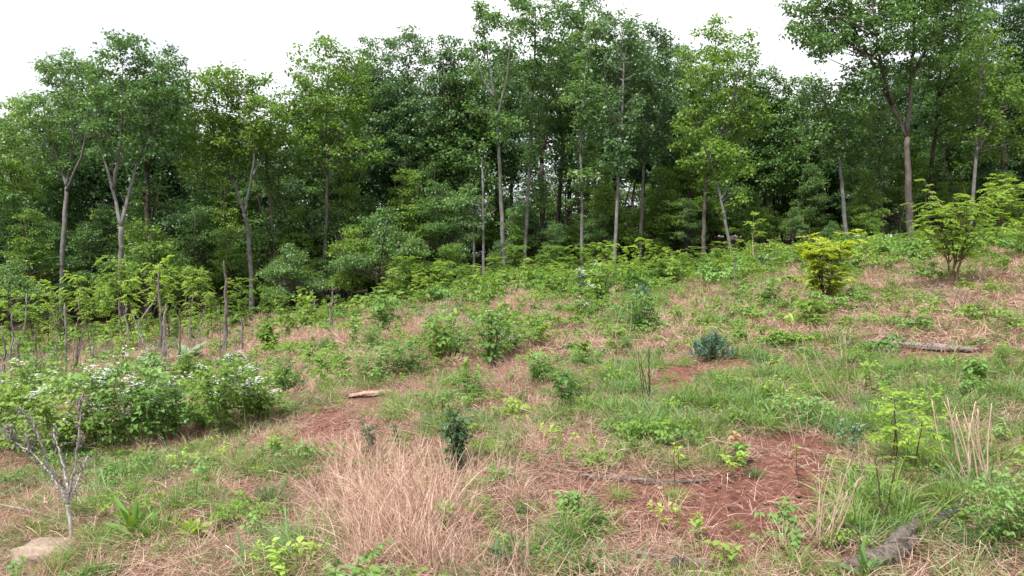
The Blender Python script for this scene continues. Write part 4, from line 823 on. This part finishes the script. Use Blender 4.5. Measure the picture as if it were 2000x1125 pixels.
# ------------------------------------------------------------------ dead stalks, dead wood, stones
def dead_stalks():
    rg = np.random.default_rng(12)
    # px top, top y, base px, base y, width px, bark
    L = [(22, 612, 20, 760, 5, 0), (34, 668, 36, 775, 5, 1), (5, 650, 10, 800, 6, 1), (52, 700, 48, 790, 5, 0), (68, 642, 74, 775, 5, 1), (38, 665, 30, 730, 4, 1), (104, 700, 96, 760, 4, 1), (127, 592, 124, 745, 6, 0), (112, 660, 100, 740, 4, 0), (150, 672, 152, 775, 6, 1), (85, 690, 60, 760, 3, 0),
         (180, 640, 178, 715, 3, 0), (217, 650, 220, 690, 3, 0), (232, 580, 233, 690, 4, 1), (246, 594, 250, 690, 5, 0), (262, 600, 258, 680, 3, 1), (308, 530, 311, 690, 6, 1), (325, 592, 318, 712, 8, 0), (350, 603, 352, 726, 5, 1), (437, 507, 437, 690, 8, 1), (470, 622, 472, 690, 6, 1), (648, 555, 650, 650, 4, 1), (646, 590, 642, 650, 3, 0),
         (1437, 500, 1435, 560, 4, 1), (875, 600, 876, 640, 4, 0), (1268, 680, 1268, 790, 4, 1), (735, 665, 733, 690, 4, 0), (610, 565, 615, 610, 3, 0), (1535, 750, 1532, 800, 5, 0), (160, 800, 158, 740, 0, 0)]
    L = [l for l in L if l[4] > 0]
    for q in range(40):
        bx = rg.uniform(0, 480) if q > 12 else rg.uniform(0, 160); by = rg.uniform(690, 790) - .12 * bx; L.append((bx + rg.normal(0, 16), by - rg.uniform(40, 135), bx, by, rg.uniform(1.6, 3.0), int(rg.random() < .2)))
    L.sort(key=lambda l: l[2]); n = 0
    for tx, ty, bx, by, wpx, bk in L:
        b = on_ground(bx, by); t = at(tx, ty, b[1] + rg.normal(0, .1)) - b; Ln = np.linalg.norm(t); mb = MB(); r = wpx * b[1] / FPX * .36
        Q = smooth_path([(0, 0, -.06), t * .35 + rg.normal(0, .025 * Ln, 3), t * .7 + rg.normal(0, .02 * Ln, 3), t], 6, r * .35, rg)
        rr = np.linspace(r * 1.25, r * .65, len(Q)) * rg.uniform(.75, 1.25, len(Q)); rr[-1] = r * .15
        mb.tube(Q, rr, 8, rough=.35)
        v = unit(rg.normal(0, 1, 3)) * r * .8; mb.tube(Q[-5:] + v, np.linspace(r * .4, r * .08, 5), 4, rough=.3)   # splintered tip
        for q in range(int(rg.integers(2, 6))):
            f = rg.uniform(.1, .9); p = Q[int(f * (len(Q) - 1))]; a = rg.random() * 6.28; l2 = rg.uniform(.05, .28) * min(1, Ln); d = np.array([math.cos(a), math.sin(a), rg.uniform(.2, 1.6)])
            mb.tube([p, p + unit(d) * l2 * .5 + rg.normal(0, .01, 3), p + unit(d) * l2], [r * .4, r * .3, r * .12], 5, rough=.2)
        o = mb.obj('dead_stalk', [W_GREY, W_BROWN][bk], smooth=False); put(o, b)
        if bx < 700: tag(o, f'{["grey", "dark brown"][bk]} broken dead stalk, {ORD[n]} from the left among the dead stalks', 'dead stalk', 'broken dead stalks'); n += 1
        else: tag(o, {1437: 'thin dark dead stake before the leaning pale trunk', 875: 'short pale stump peg among central brambles', 1268: 'dark bare stick beside the tiny-leaved seedling', 735: 'short white broken peg among dark brambles', 1535: 'short grey snag standing in the right meadow grass'}[tx], 'dead stalk', 'broken dead stalks')
    # thin dry twiggery between them
    for i, (px, py, hp, lean) in enumerate([(20, 775, 110, .5), (60, 770, 90, -.4), (190, 710, 80, .3), (215, 705, 70, -.5), (290, 705, 80, .5), (340, 715, 90, -.4), (385, 690, 70, .6), (455, 690, 60, .8), (500, 660, 50, -.4), (790, 640, 70, .3), (850, 640, 90, -.3), (880, 620, 60, .5), (1490, 530, 60, .3), (1890, 610, 60, -.5), (1800, 590, 50, .6), (130, 740, 80, -.6), (85, 745, 80, .3)]):
        b = on_ground(px, py); mb = MB(); h = hgt(b, hp)
        for q in range(11):
            a = rg.random() * 6.28; d = np.array([math.cos(a) * .5 + lean * .4, math.sin(a) * .4, rg.uniform(.5, 1.1)]) * h * rg.uniform(.5, 1); Q = smooth_path([(0, 0, -.03), d * .5 + rg.normal(0, .05 * h, 3), d], 4, .006, rg) + [*rg.normal(0, .12, 2), 0]
            mb.tube(Q, np.linspace(.007, .0025, len(Q)), 4)
            for z in range(3):
                p = Q[int(rg.integers(2, len(Q)))]; mb.tube([p, p + unit(rg.normal(0, 1, 3) + [0, 0, .6]) * h * .25], [.003, .0015], 3)
        o = mb.obj('dead_twigs', [W_GREY, W_BROWN][i % 2]); put(o, b)
        tag(o, f'tangle of thin leafless dead twigs, {ORD[sorted([20, 60, 190, 215, 290, 340, 385, 455, 500, 790, 850, 880, 1490, 1890, 1800, 130, 85]).index(px)]} such tangle from the left', 'dead twigs', 'tangles of dead twigs')
    # pale leaning branch
    b = on_ground(262, 645); t = at(312, 545, b[1] + .6) - b; mb = MB(); Q = smooth_path([(0, 0, 0), t * .35 + [.1, 0, -.05], t * .62 + [.2, 0, -.05], t], 5, .01, rg); mb.tube(Q, np.linspace(.055, .03, len(Q)), 8, rough=.15)
    o = mb.obj('leaning_branch', W_GREY); put(o, b); tag(o, 'smooth pale grey branch leaning right against the dark stalk before the wood', 'branch')
dead_stalks()

def dead_shrub():
    rg = np.random.default_rng(31); b = on_ground(140, 1058); d = b[1]; mb, tw = MB(), MB()
    P = lambda x, y, j=0: at(x, y, d + j) - b
    fork1, fork2 = P(132, 985), P(105, 935, .1)
    mb.tube(smooth_path([(0, 0, -.05), P(136, 1010), fork1], 4, .002, rg), np.linspace(.014, .011, 9), 8, rough=.15)
    limbs = [[fork1, fork2, P(68, 890, .15), P(25, 860, .25), P(8, 830, .3)], [fork1, P(112, 940), P(85, 880, -.1), P(65, 830, -.15), P(38, 795, -.2)], [P(134, 980), P(125, 920, .2), P(112, 870, .25), P(104, 835, .3)],
             [fork1, P(140, 940, -.1), P(152, 870, -.15), P(156, 800, -.2), P(160, 770, -.2)], [P(136, 975), P(155, 930, .2), P(170, 890, .3)], [P(60, 880, .16), P(50, 840, .1)], [P(25, 858, .25), P(22, 830, .2)]]
    for L in limbs:
        Q = smooth_path(L, 6, .004, rg); mb.tube(Q, np.linspace(.009, .003, len(Q)), 6, rough=.15)
        for i in range(2, len(Q)):
            for q in range(5):
                p = Q[i] * .5 + Q[i - 1] * .5 + rg.normal(0, .008, 3); v = unit(rg.normal(0, 1, 3) + [0, 0, -.5]) * rg.uniform(.02, .07)
                tw.tube([p, p + v * .6 + rg.normal(0, .006, 3), p + v], [.0022, .003, .001], 3)
            k = 2; tw.leaf4(np.tile(Q[i], (k, 1)) + rg.normal(0, .03, (k, 3)), rg.normal(0, 1, (k, 3)) - [0, 0, .8], rg.normal(0, 1, (k, 3)), .03, .012, .5, curl=.5)
    o = empty('dead_shrub', b); mb.obj('branches', W_SILVER, o); tw.obj('shrivelled_leaves', W_GREY, o)
    tag(o, 'pale grey leafless shrub fanning out from one stem, left foreground', 'dead shrub')
dead_shrub()

def log(name, pts, r, mat, lab, cat='log', flat=.7, lift=.5, sides=16, rough=.3, slab=None):
    rg = np.random.default_rng(abs(int(pts[0][0]))); W = [on_ground(*p) for p in pts]; b = W[0].copy(); Q = []
    for k, p in enumerate(W): Q.append(p - b + [0, 0, r * flat * lift])
    Q = smooth_path(Q, 9, r * .06, rg); n = len(Q); s = np.linspace(0, 1, n); rad = r * (.55 + .45 * np.sin(np.pi * np.clip(s * .9 + .08, 0, 1)) ** .5) * (1 + .35 * (vnoise(s * 9, s * 0 + 3, 5) - .5))
    mb = MB(); T = unit(np.gradient(Q, axis=0)); A = unit(np.cross(T, [0, 0, 1.])); th = np.arange(sides) * 2 * math.pi / sides
    rr = rad[:, None] * (1 + rough * 2 * (vnoise(th[None] * 2.2 + 5, s[:, None] * 5 + th[None] * .3, 8) - .5) + rough * (rng.random((n, sides)) - .5) * .8)
    Up = np.array([0, 0, 1.]); V = Q[:, None] + A[:, None] * (np.cos(th)[None, :, None] * rr[..., None]) + Up * (np.sin(th)[None, :, None] * rr[..., None] * flat)
    V[0] += T[0] * rng.normal(0, r * .5, (sides, 1)); V[-1] += T[-1] * rng.normal(0, r * .6, (sides, 1))
    i = np.arange(n - 1)[:, None] * sides; j = np.arange(sides)[None]; k = (j + 1) % sides
    c0 = V.reshape(-1, 3); V2 = np.vstack([c0, Q[:1], Q[-1:]]); m = n * sides
    F = np.vstack([np.stack([i + j, i + k, i + sides + k, i + sides + j], -1).reshape(-1, 4), [[m, (q + 1) % sides, q, q] for q in range(sides)], [[m + 1, m - sides + q, m - sides + (q + 1) % sides, m - sides + (q + 1) % sides] for q in range(sides)]])
    mb.add(V2, F, .5)
    o = mb.obj(name, mat); put(o, b); tag(o, lab, cat); return o
log('fallen_log', [(1640, 674), (1700, 672), (1775, 678), (1850, 684), (1905, 687)], .066, W_LOG, 'long weathered grey log lying across the right side of the clearing', flat=.75)
log('log_splinter', [(1650, 666), (1730, 660), (1790, 664), (1835, 672)], .035, W_BROWN, 'thin dark split slab resting along the top of the long grey log', 'wood', lift=3.6, flat=.5)
log('rotten_log', [(680, 776), (712, 772), (745, 770), (765, 766)], .062, W_PINK, 'short pinkish rotten log lying on red soil left of centre', flat=.55)
log('wood_chunk', [(1785, 612), (1805, 606), (1826, 602)], .10, W_PINK, 'small pale chunk of wood on the far right rise', 'wood', flat=.7)
log('charred_log', [(1655, 1118), (1700, 1105), (1745, 1088), (1785, 1060)], .06, W_BROWN, 'dark weathered log in the bottom right corner area', flat=.8)
log('log_chip', [(1738, 1088), (1765, 1065), (1795, 1040)], .04, W_BROWN, 'brown jagged broken log end resting on the dark weathered log', 'wood', lift=2.2)
log('charred_branch', [(1812, 1052), (1845, 1022), (1880, 996), (1898, 985)], .028, W_CHAR, 'charred black branch with a pale tip pointing right, bottom right', 'branch', lift=1.3, flat=1)
log('stick', [(1240, 1082), (1310, 1092), (1380, 1102), (1450, 1108)], .013, W_GREY, 'long grey stick near the bottom edge, right of centre', 'stick', flat=1)
log('stick', [(1135, 930), (1220, 938), (1300, 944), (1385, 940)], .016, W_BROWN, 'brown stick lying across the upper rim of the bare red soil', 'stick', flat=1)
log('stick', [(960, 1078), (1050, 1092), (1130, 1100)], .015, W_GREY, 'grey weathered stick at the bottom right of the straw clump', 'stick', flat=1)
log('stick', [(-10, 992), (60, 1008), (120, 1026)], .010, W_GREY, 'pale grey stick lying left of the dead shrub', 'stick', flat=1, lift=4)
log('stick', [(640, 700), (670, 692), (700, 686)], .018, W_BROWN, 'dark stick lying left of the low dark brambles', 'stick', flat=1, lift=2)
log('stick', [(1740, 575), (1775, 562), (1800, 553)], .018, W_GREY, 'grey stick on the far rise left of the feathery sapling', 'stick', flat=1, lift=2)
log('charred_stump_end', [(1318, 1122), (1330, 1105)], .03, W_CHAR, 'small charred wood end poking out at the bottom edge', 'wood', flat=1, lift=1)
log('dark_wood', [(940, 915), (975, 928), (1015, 940)], .022, W_CHAR, 'dark decayed wood half hidden in straw right of the upright dark bush', 'wood')
log('dark_wood', [(470, 1020), (495, 1014), (520, 1006)], .016, W_CHAR, 'small dark decayed stick left of the blue-green grass clump', 'wood')
log('grey_log', [(160, 690), (200, 688), (235, 690)], .07, W_GREY, 'short grey log behind the brambles among the dead stalks', flat=.7)
log('grey_wood', [(885, 628), (910, 624), (930, 628)], .09, W_GREY, 'grey lump of old wood in the straw near the clearing centre', 'wood')
log('grey_wood', [(1893, 745), (1915, 742), (1935, 746)], .035, W_GREY, 'grey decayed wood in the grass right of the lime seedling', 'wood')
def stones():
    for px, py, wp, lab, mat, name in [(72, 1092, 60, 'large flat tan boulder half buried in the bottom left corner', STONE, 'boulder'), (905, 640, 14, 'small grey stone in the meadow beside the grey lump of wood', STONE, 'stone'), (1290, 955, 6, 'small pinkish stone on the bare red soil', STONE, 'stone')]:
        b = on_ground(px, py); r = wp * b[1] / FPX; mb = MB(); blob(mb, (0, 0, 0), (r, r * .7, r * .42), px % 17, n=40, m=24, rough=.20, power=.8)
        o = mb.obj(name, mat, smooth=True); put(o, b + [0, r * .5, .0], 1); tag(o, lab, name)
stones()
def dry_stems():
    rg = np.random.default_rng(66)
    for i, (px, py, hp, n, lean, lab) in enumerate([(1925, 960, 190, 14, -.18, 'tall pale dry grass stems at the right, leaning left'), (1212, 690, 140, 6, .0, 'tall thin dry stems in the centre of the meadow'), (1025, 610, 90, 9, -.2, 'spray of pale dry stems before the middle thicket'), (820, 800, 120, 5, -.05, 'pale dry stems right of the pinkish rotten log'),
                                                   (1372, 610, 80, 4, .0, 'few thin dry stems in the far meadow'), (1650, 800, 180, 6, -.35, 'long thin stems leaning left across the long log'), (1600, 1060, 190, 12, .15, 'thin branching dry stems right of the bare red soil'), (1560, 870, 120, 5, .0, 'thin dry upright stems beside the one-leaf seedling'), (125, 690, 110, 12, -.1, 'pale dry stems around the tall grey stalk at left'), (1000, 1120, 120, 8, .3, 'dry stems at the bottom edge right of the straw'), (250, 850, 150, 6, .1, 'thin dry stems rising out of the thickest white blossoms')]):
        b = on_ground(px, py); h = hgt(b, hp); mb = MB()
        for q in range(n):
            o_ = np.array([*rg.normal(0, .06, 2), -.02]); e = np.array([lean * h + rg.normal(0, .16) * h, rg.normal(0, .1) * h, h * rg.uniform(.55, 1)]); Q = smooth_path([o_, o_ + e * .5 + rg.normal(0, .03 * h, 3), o_ + e], 4)
            mb.tube(Q, np.linspace(.0034, .0014, len(Q)) * (1.7 if i == 0 else 1), 4, tint=.9 if i == 0 else rg.random())
            if i in (6, 7, 5):
                for z in range(3): p = Q[int(rg.integers(3, len(Q)))]; mb.tube([p, p + unit(rg.normal(0, 1, 3) + [0, 0, .8]) * h * .22], [.0018, .001], 3, tint=rg.random())
        o = mb.obj('dry_stems', G_STRAW); put(o, b); tag(o, lab, 'dry stems')
dry_stems()

# ------------------------------------------------------------------ grass, straw and weeds: ground cover nobody could count
def scatter(name, meshes, P, rot, scl, idx, label, cat):
    src = bpy.data.collections.new(name + '_source')
    for k, me in enumerate(meshes):
        src.objects.link(bpy.data.objects.new(f'{name}_{chr(97 + k)}', me))
    me = bpy.data.meshes.new(name); me.vertices.add(len(P)); me.vertices.foreach_set('co', P.astype(np.float32).ravel())
    a = me.attributes.new('rot', 'FLOAT_VECTOR', 'POINT'); a.data.foreach_set('vector', rot.astype(np.float32).ravel())
    a = me.attributes.new('scl', 'FLOAT_VECTOR', 'POINT'); a.data.foreach_set('vector', scl.astype(np.float32).ravel())
    a = me.attributes.new('idx', 'INT', 'POINT'); a.data.foreach_set('value', idx.astype(np.int32))
    me.update(); o = bpy.data.objects.new(name, me); COL.objects.link(o)
    g = bpy.data.node_groups.new(name + '_scatter', 'GeometryNodeTree')
    g.interface.new_socket('Geometry', in_out='INPUT', socket_type='NodeSocketGeometry'); g.interface.new_socket('Geometry', in_out='OUTPUT', socket_type='NodeSocketGeometry')
    gi = g.nodes.new('NodeGroupInput'); go = g.nodes.new('NodeGroupOutput'); ci = g.nodes.new('GeometryNodeCollectionInfo'); ip = g.nodes.new('GeometryNodeInstanceOnPoints')
    ci.inputs['Collection'].default_value = src; ci.inputs['Separate Children'].default_value = True; ci.inputs['Reset Children'].default_value = True
    ip.inputs['Pick Instance'].default_value = True
    def na(nm, dt):
        q = g.nodes.new('GeometryNodeInputNamedAttribute'); q.data_type = dt; q.inputs['Name'].default_value = nm
        return [s for s in q.outputs if s.enabled][0]
    g.links.new(gi.outputs[0], ip.inputs['Points']); g.links.new(ci.outputs[0], ip.inputs['Instance']); g.links.new(na('idx', 'INT'), ip.inputs['Instance Index'])
    g.links.new(na('rot', 'FLOAT_VECTOR'), ip.inputs['Rotation']); g.links.new(na('scl', 'FLOAT_VECTOR'), ip.inputs['Scale']); g.links.new(ip.outputs[0], go.inputs[0])
    md = o.modifiers.new('scatter', 'NODES'); md.node_group = g
    tag(o, label, cat, kind='stuff'); return o

def points(D0, r0, rmin=2.3, rmax=36, seed=0, ang=50, p=2.0):
    rg = np.random.default_rng(seed); r = np.linspace(rmin, rmax, 2000); w_ = D0 / (1 + (r / r0) ** p) * r * 2 * R(ang); c = np.concatenate([[0], np.cumsum((w_[1:] + w_[:-1]) / 2 * np.diff(r))])
    n = int(c[-1]); rr = np.interp(rg.random(n) * c[-1], c, r); a = rg.uniform(-R(ang), R(ang), n); return np.sin(a) * rr, np.cos(a) * rr, rr, rg

def straw_mesh(seed, n, r, L, W, up, leaf):
    rg = np.random.default_rng(seed); mb = MB(); C = np.stack([rg.normal(0, r, n), rg.normal(0, r, n), rg.random(n) ** 1.5 * .045], -1); a = rg.random(n) * 6.28
    D = np.stack([np.cos(a), np.sin(a), np.abs(rg.normal(0, up, n))], -1)
    mb.blade(C, D, rg.uniform(L[0], L[1], n), W * rg.uniform(.6, 1.4, n), rg.normal(.15, .25, n), np.clip(rg.normal(.45, .32, n), 0, 1), 3); return mb.mesh('straw', leaf)
def weed_mesh(seed, kind, leaf, s=1.0):
    rg = np.random.default_rng(seed); mb = MB(); up = np.array([0, 0, 1.])
    if kind == 0:   # low rosette
        n = 12; a = rg.random(n) * 6.28; D = np.stack([np.cos(a), np.sin(a), rg.uniform(.1, .8, n)], -1); mb.leaf8(np.zeros((n, 3)), D, up + rg.normal(0, .1, (n, 3)), .09 * s, .035 * s, rg.random(n), curl=.3)
    elif kind == 1: # upright leafy sprigs
        for q in range(5):
            h = rg.uniform(.1, .24) * s; o = np.array([*rg.normal(0, .04, 2), 0]) * s; e = np.array([*rg.normal(0, .05, 2), h]); mb.tube([o, o + e], [.002, .001], 3, tint=.4)
            n = 9; t = rg.uniform(.2, 1, n); a = rg.random(n) * 6.28; mb.leaf8(o + e * t[:, None], np.stack([np.cos(a), np.sin(a), rg.uniform(-.1, .8, n)], -1), up + rg.normal(0, .3, (n, 3)), .05 * s, .024 * s, np.clip(.3 + .4 * t + rg.normal(0, .1, n), 0, 1))
    elif kind == 2: # trailing trifoliate bramble
        for q in range(5):
            Q = arch(rg, rg.uniform(.08, .2) * s, rg.uniform(.15, .3) * s); mb.tube(Q, [.002] * len(Q), 3, tint=.2); P = Q[3:] + rg.normal(0, .02, (len(Q) - 3, 3)) + [0, 0, .02]; trifoliate(mb, P, rg, .055 * s, .5)
    else:           # ferny mound
        for q in range(16):
            a = rg.random() * 6.28; frond(mb, np.array([0, 0, .02]), np.array([math.cos(a), math.sin(a), rg.uniform(.3, 1.4)]), rg.uniform(.12, .22) * s, 7, .014 * s, rg.random(), rg, .4)
    return mb.mesh('weed', leaf)
def ground_cover():
    # flattened dead stems everywhere
    ms = [straw_mesh(200 + k, 75, .15, (.04, .17), .0023, .30, [G_PINK, G_STRAW, G_PINK][k % 3]) for k in range(6)] + [straw_mesh(220 + k, 75, .20, (.06, .22), .0052, .5, [G_STRAW, G_PINK][k % 2]) for k in range(4)]
    x, y, r, rg = points(95, 8, seed=1); soil, tall, green = cover(x, y); k = rg.random(len(x)) < (1 - .95 * bare_spots(x, y)) * (.9 - .80 * soil) * (1 - .35 * np.clip(green, 0, 1)); x, y, r = x[k], y[k], r[k]; n = len(x)
    far = r > 11; P = np.stack([x, y, gz(x, y) + .0], -1); idx = np.where(far, 6 + rg.integers(0, 4, n), rg.integers(0, 6, n)); s = rg.uniform(.7, 1.35, n) * np.where(far, 1.15, 1)
    scatter('straw_litter', ms, P, np.stack([rg.normal(0, .12, n), rg.normal(0, .12, n), rg.random(n) * 6.28], -1), np.stack([s, s, s], -1), idx, 'flattened pinkish dead grass stems matted over the red soil', 'dead grass')
    # standing dry grass
    ms = [tuft_mesh(240 + k, 34, .12, (.20, .50), .0050, G_STRAW, 1.2, (.0, .5), 3) for k in range(5)] + [tuft_mesh(250 + k, 34, .11, (.20, .46), .0075, G_STRAW, .9, (0, .3), 2) for k in range(3)]
    x, y, r, rg = points(130, 9, seed=2); soil, tall, green = cover(x, y); k = rg.random(len(x)) < (1 - .95 * bare_spots(x, y)) * (.19 + .58 * np.clip(tall, 0, 1) ** 1.3) * (1 - .9 * soil); x, y, r, tall = x[k], y[k], r[k], tall[k]; n = len(x)
    far = r > 11; P = np.stack([x, y, gz(x, y) - .005], -1); idx = np.where(far, 5 + rg.integers(0, 3, n), rg.integers(0, 5, n)); s = rg.uniform(.6, 1.1, n) * (.55 + .5 * np.clip(tall, 0, 1))
    scatter('dry_grass', ms, P, np.stack([rg.normal(.0, .3, n), rg.normal(.2, .3, n), rg.random(n) * 6.28], -1), np.stack([s, s, s], -1), idx, 'tall tan dry grass standing in leaning swathes', 'dry grass')
    # green grass
    ms = [tuft_mesh(260 + k, 64, .085, (.09, .25), .0062, [G_GRN, G_BLUE, G_GRN][k % 3], 1.25, (.15, .8), 4) for k in range(6)] + [tuft_mesh(270 + k, 26, .09, (.08, .22), .011, [G_GRN, G_BLUE][k % 2], .9, (.1, .6), 2) for k in range(4)]
    x, y, r, rg = points(150, 10, seed=3); soil, tall, green = cover(x, y); k = rg.random(len(x)) < (1 - .95 * bare_spots(x, y)) * np.clip(green, 0, 1) ** 1.4; x, y, r, green = x[k], y[k], r[k], green[k]; n = len(x)
    far = r > 11; P = np.stack([x, y, gz(x, y) - .005], -1); idx = np.where(far, 6 + rg.integers(0, 4, n), rg.integers(0, 6, n)); s = rg.uniform(.5, 1.2, n) * (.5 + .75 * np.clip(green, 0, 1.2))
    scatter('grass', ms, P, np.stack([rg.normal(0, .12, n), rg.normal(0, .12, n), rg.random(n) * 6.28], -1), np.stack([s, s, s], -1), idx, 'fresh green grass growing through the straw', 'grass')
    # weeds
    ms = [weed_mesh(280, 0, L_BRAM), weed_mesh(281, 1, L_BRAM), weed_mesh(282, 2, L_BRAM), weed_mesh(283, 1, L_SAPG), weed_mesh(284, 3, L_SAPG), weed_mesh(285, 2, L_SAPG), weed_mesh(286, 0, L_SAPG), weed_mesh(287, 1, L_SAP),
          weed_mesh(288, 2, L_SAPG, 1.7), weed_mesh(289, 1, L_SAPG, 1.8), weed_mesh(290, 3, L_SAPG, 2.0), weed_mesh(291, 2, L_BRAM, 1.7)]
    x, y, r, rg = points(15, 11, seed=4, rmax=38); soil, tall, green = cover(x, y); k = rg.random(len(x)) < (1 - .95 * bare_spots(x, y)) * (.35 + .6 * green) * (1 - .98 * soil) * (1 - .6 * np.clip(tall, 0, 1)); x, y, r = x[k], y[k], r[k]; n = len(x)
    far = r > 11; P = np.stack([x, y, gz(x, y)], -1); idx = np.where(far, 8 + rg.integers(0, 4, n), rg.integers(0, 8, n)); s = rg.uniform(.35, 1.0, n)
    scatter('weeds', ms, P, np.stack([rg.normal(0, .1, n), rg.normal(0, .1, n), rg.random(n) * 6.28], -1), np.stack([s, s, s], -1), idx, 'low leafy weeds and trailing shoots scattered over the meadow', 'weeds')
    # taller growth where the meadow meets the saplings
    x, y, r, rg = points(4.5, 30, seed=5, rmin=19, rmax=39); pr = np.clip((r - 21) / 9, 0.05, 1); pr = pr * np.where(x < -.17 * y, .3, 1); k = rg.random(len(x)) < pr; x, y, r = x[k], y[k], r[k]; n = len(x)
    P = np.stack([x, y, gz(x, y)], -1); s = rg.uniform(.8, 1.9, n)
    scatter('undergrowth', ms[8:], P, np.stack([rg.normal(0, .1, n), rg.normal(0, .1, n), rg.random(n) * 6.28], -1), np.stack([s, s, s * 1.15], -1), rg.integers(0, 4, n), 'knee-high green undergrowth along the edge of the clearing', 'undergrowth')
ground_cover()
def clods():
    ms = []
    for k in range(6):
        mb = MB(); blob(mb, (0, 0, 0), (1, .8, .6), k, .2 + .12 * k, n=10, m=7, rough=.35); ms.append(mb.mesh('clod', CLOD))
    for k in range(3):
        rg = np.random.default_rng(k); mb = MB()
        for q in range(9):
            p = rg.normal(0, 4, 3) * [1, 1, 0] + [0, 0, .6]; v = unit(rg.normal(0, 1, 3) * [1, 1, .15]) * rg.uniform(3, 12); mb.tube([p - v / 2, p + rg.normal(0, .5, 3), p + v / 2], [.22, .28, .12], 4, tint=rg.random())
        ms.append(mb.mesh('twig', G_PINK))
    x, y, r, rg = points(170, 9, seed=8, rmax=22); soil, tall, green = cover(x, y); k = rg.random(len(x)) < .08 + .92 * soil; x, y = x[k], y[k]; n = len(x)
    s = np.exp(rg.normal(-4.9, .45, n)); tw = rg.random(n) < .16; idx = np.where(tw, 6 + rg.integers(0, 3, n), rg.integers(0, 6, n))
    scatter('soil_clods', ms, np.stack([x, y, gz(x, y) - .004], -1), np.stack([rg.normal(0, .2, n), rg.normal(0, .2, n), rg.random(n) * 6.28], -1), np.stack([s, s, s], -1), idx, 'clods, pebbles and twig crumbs on the red soil', 'soil debris')
clods()
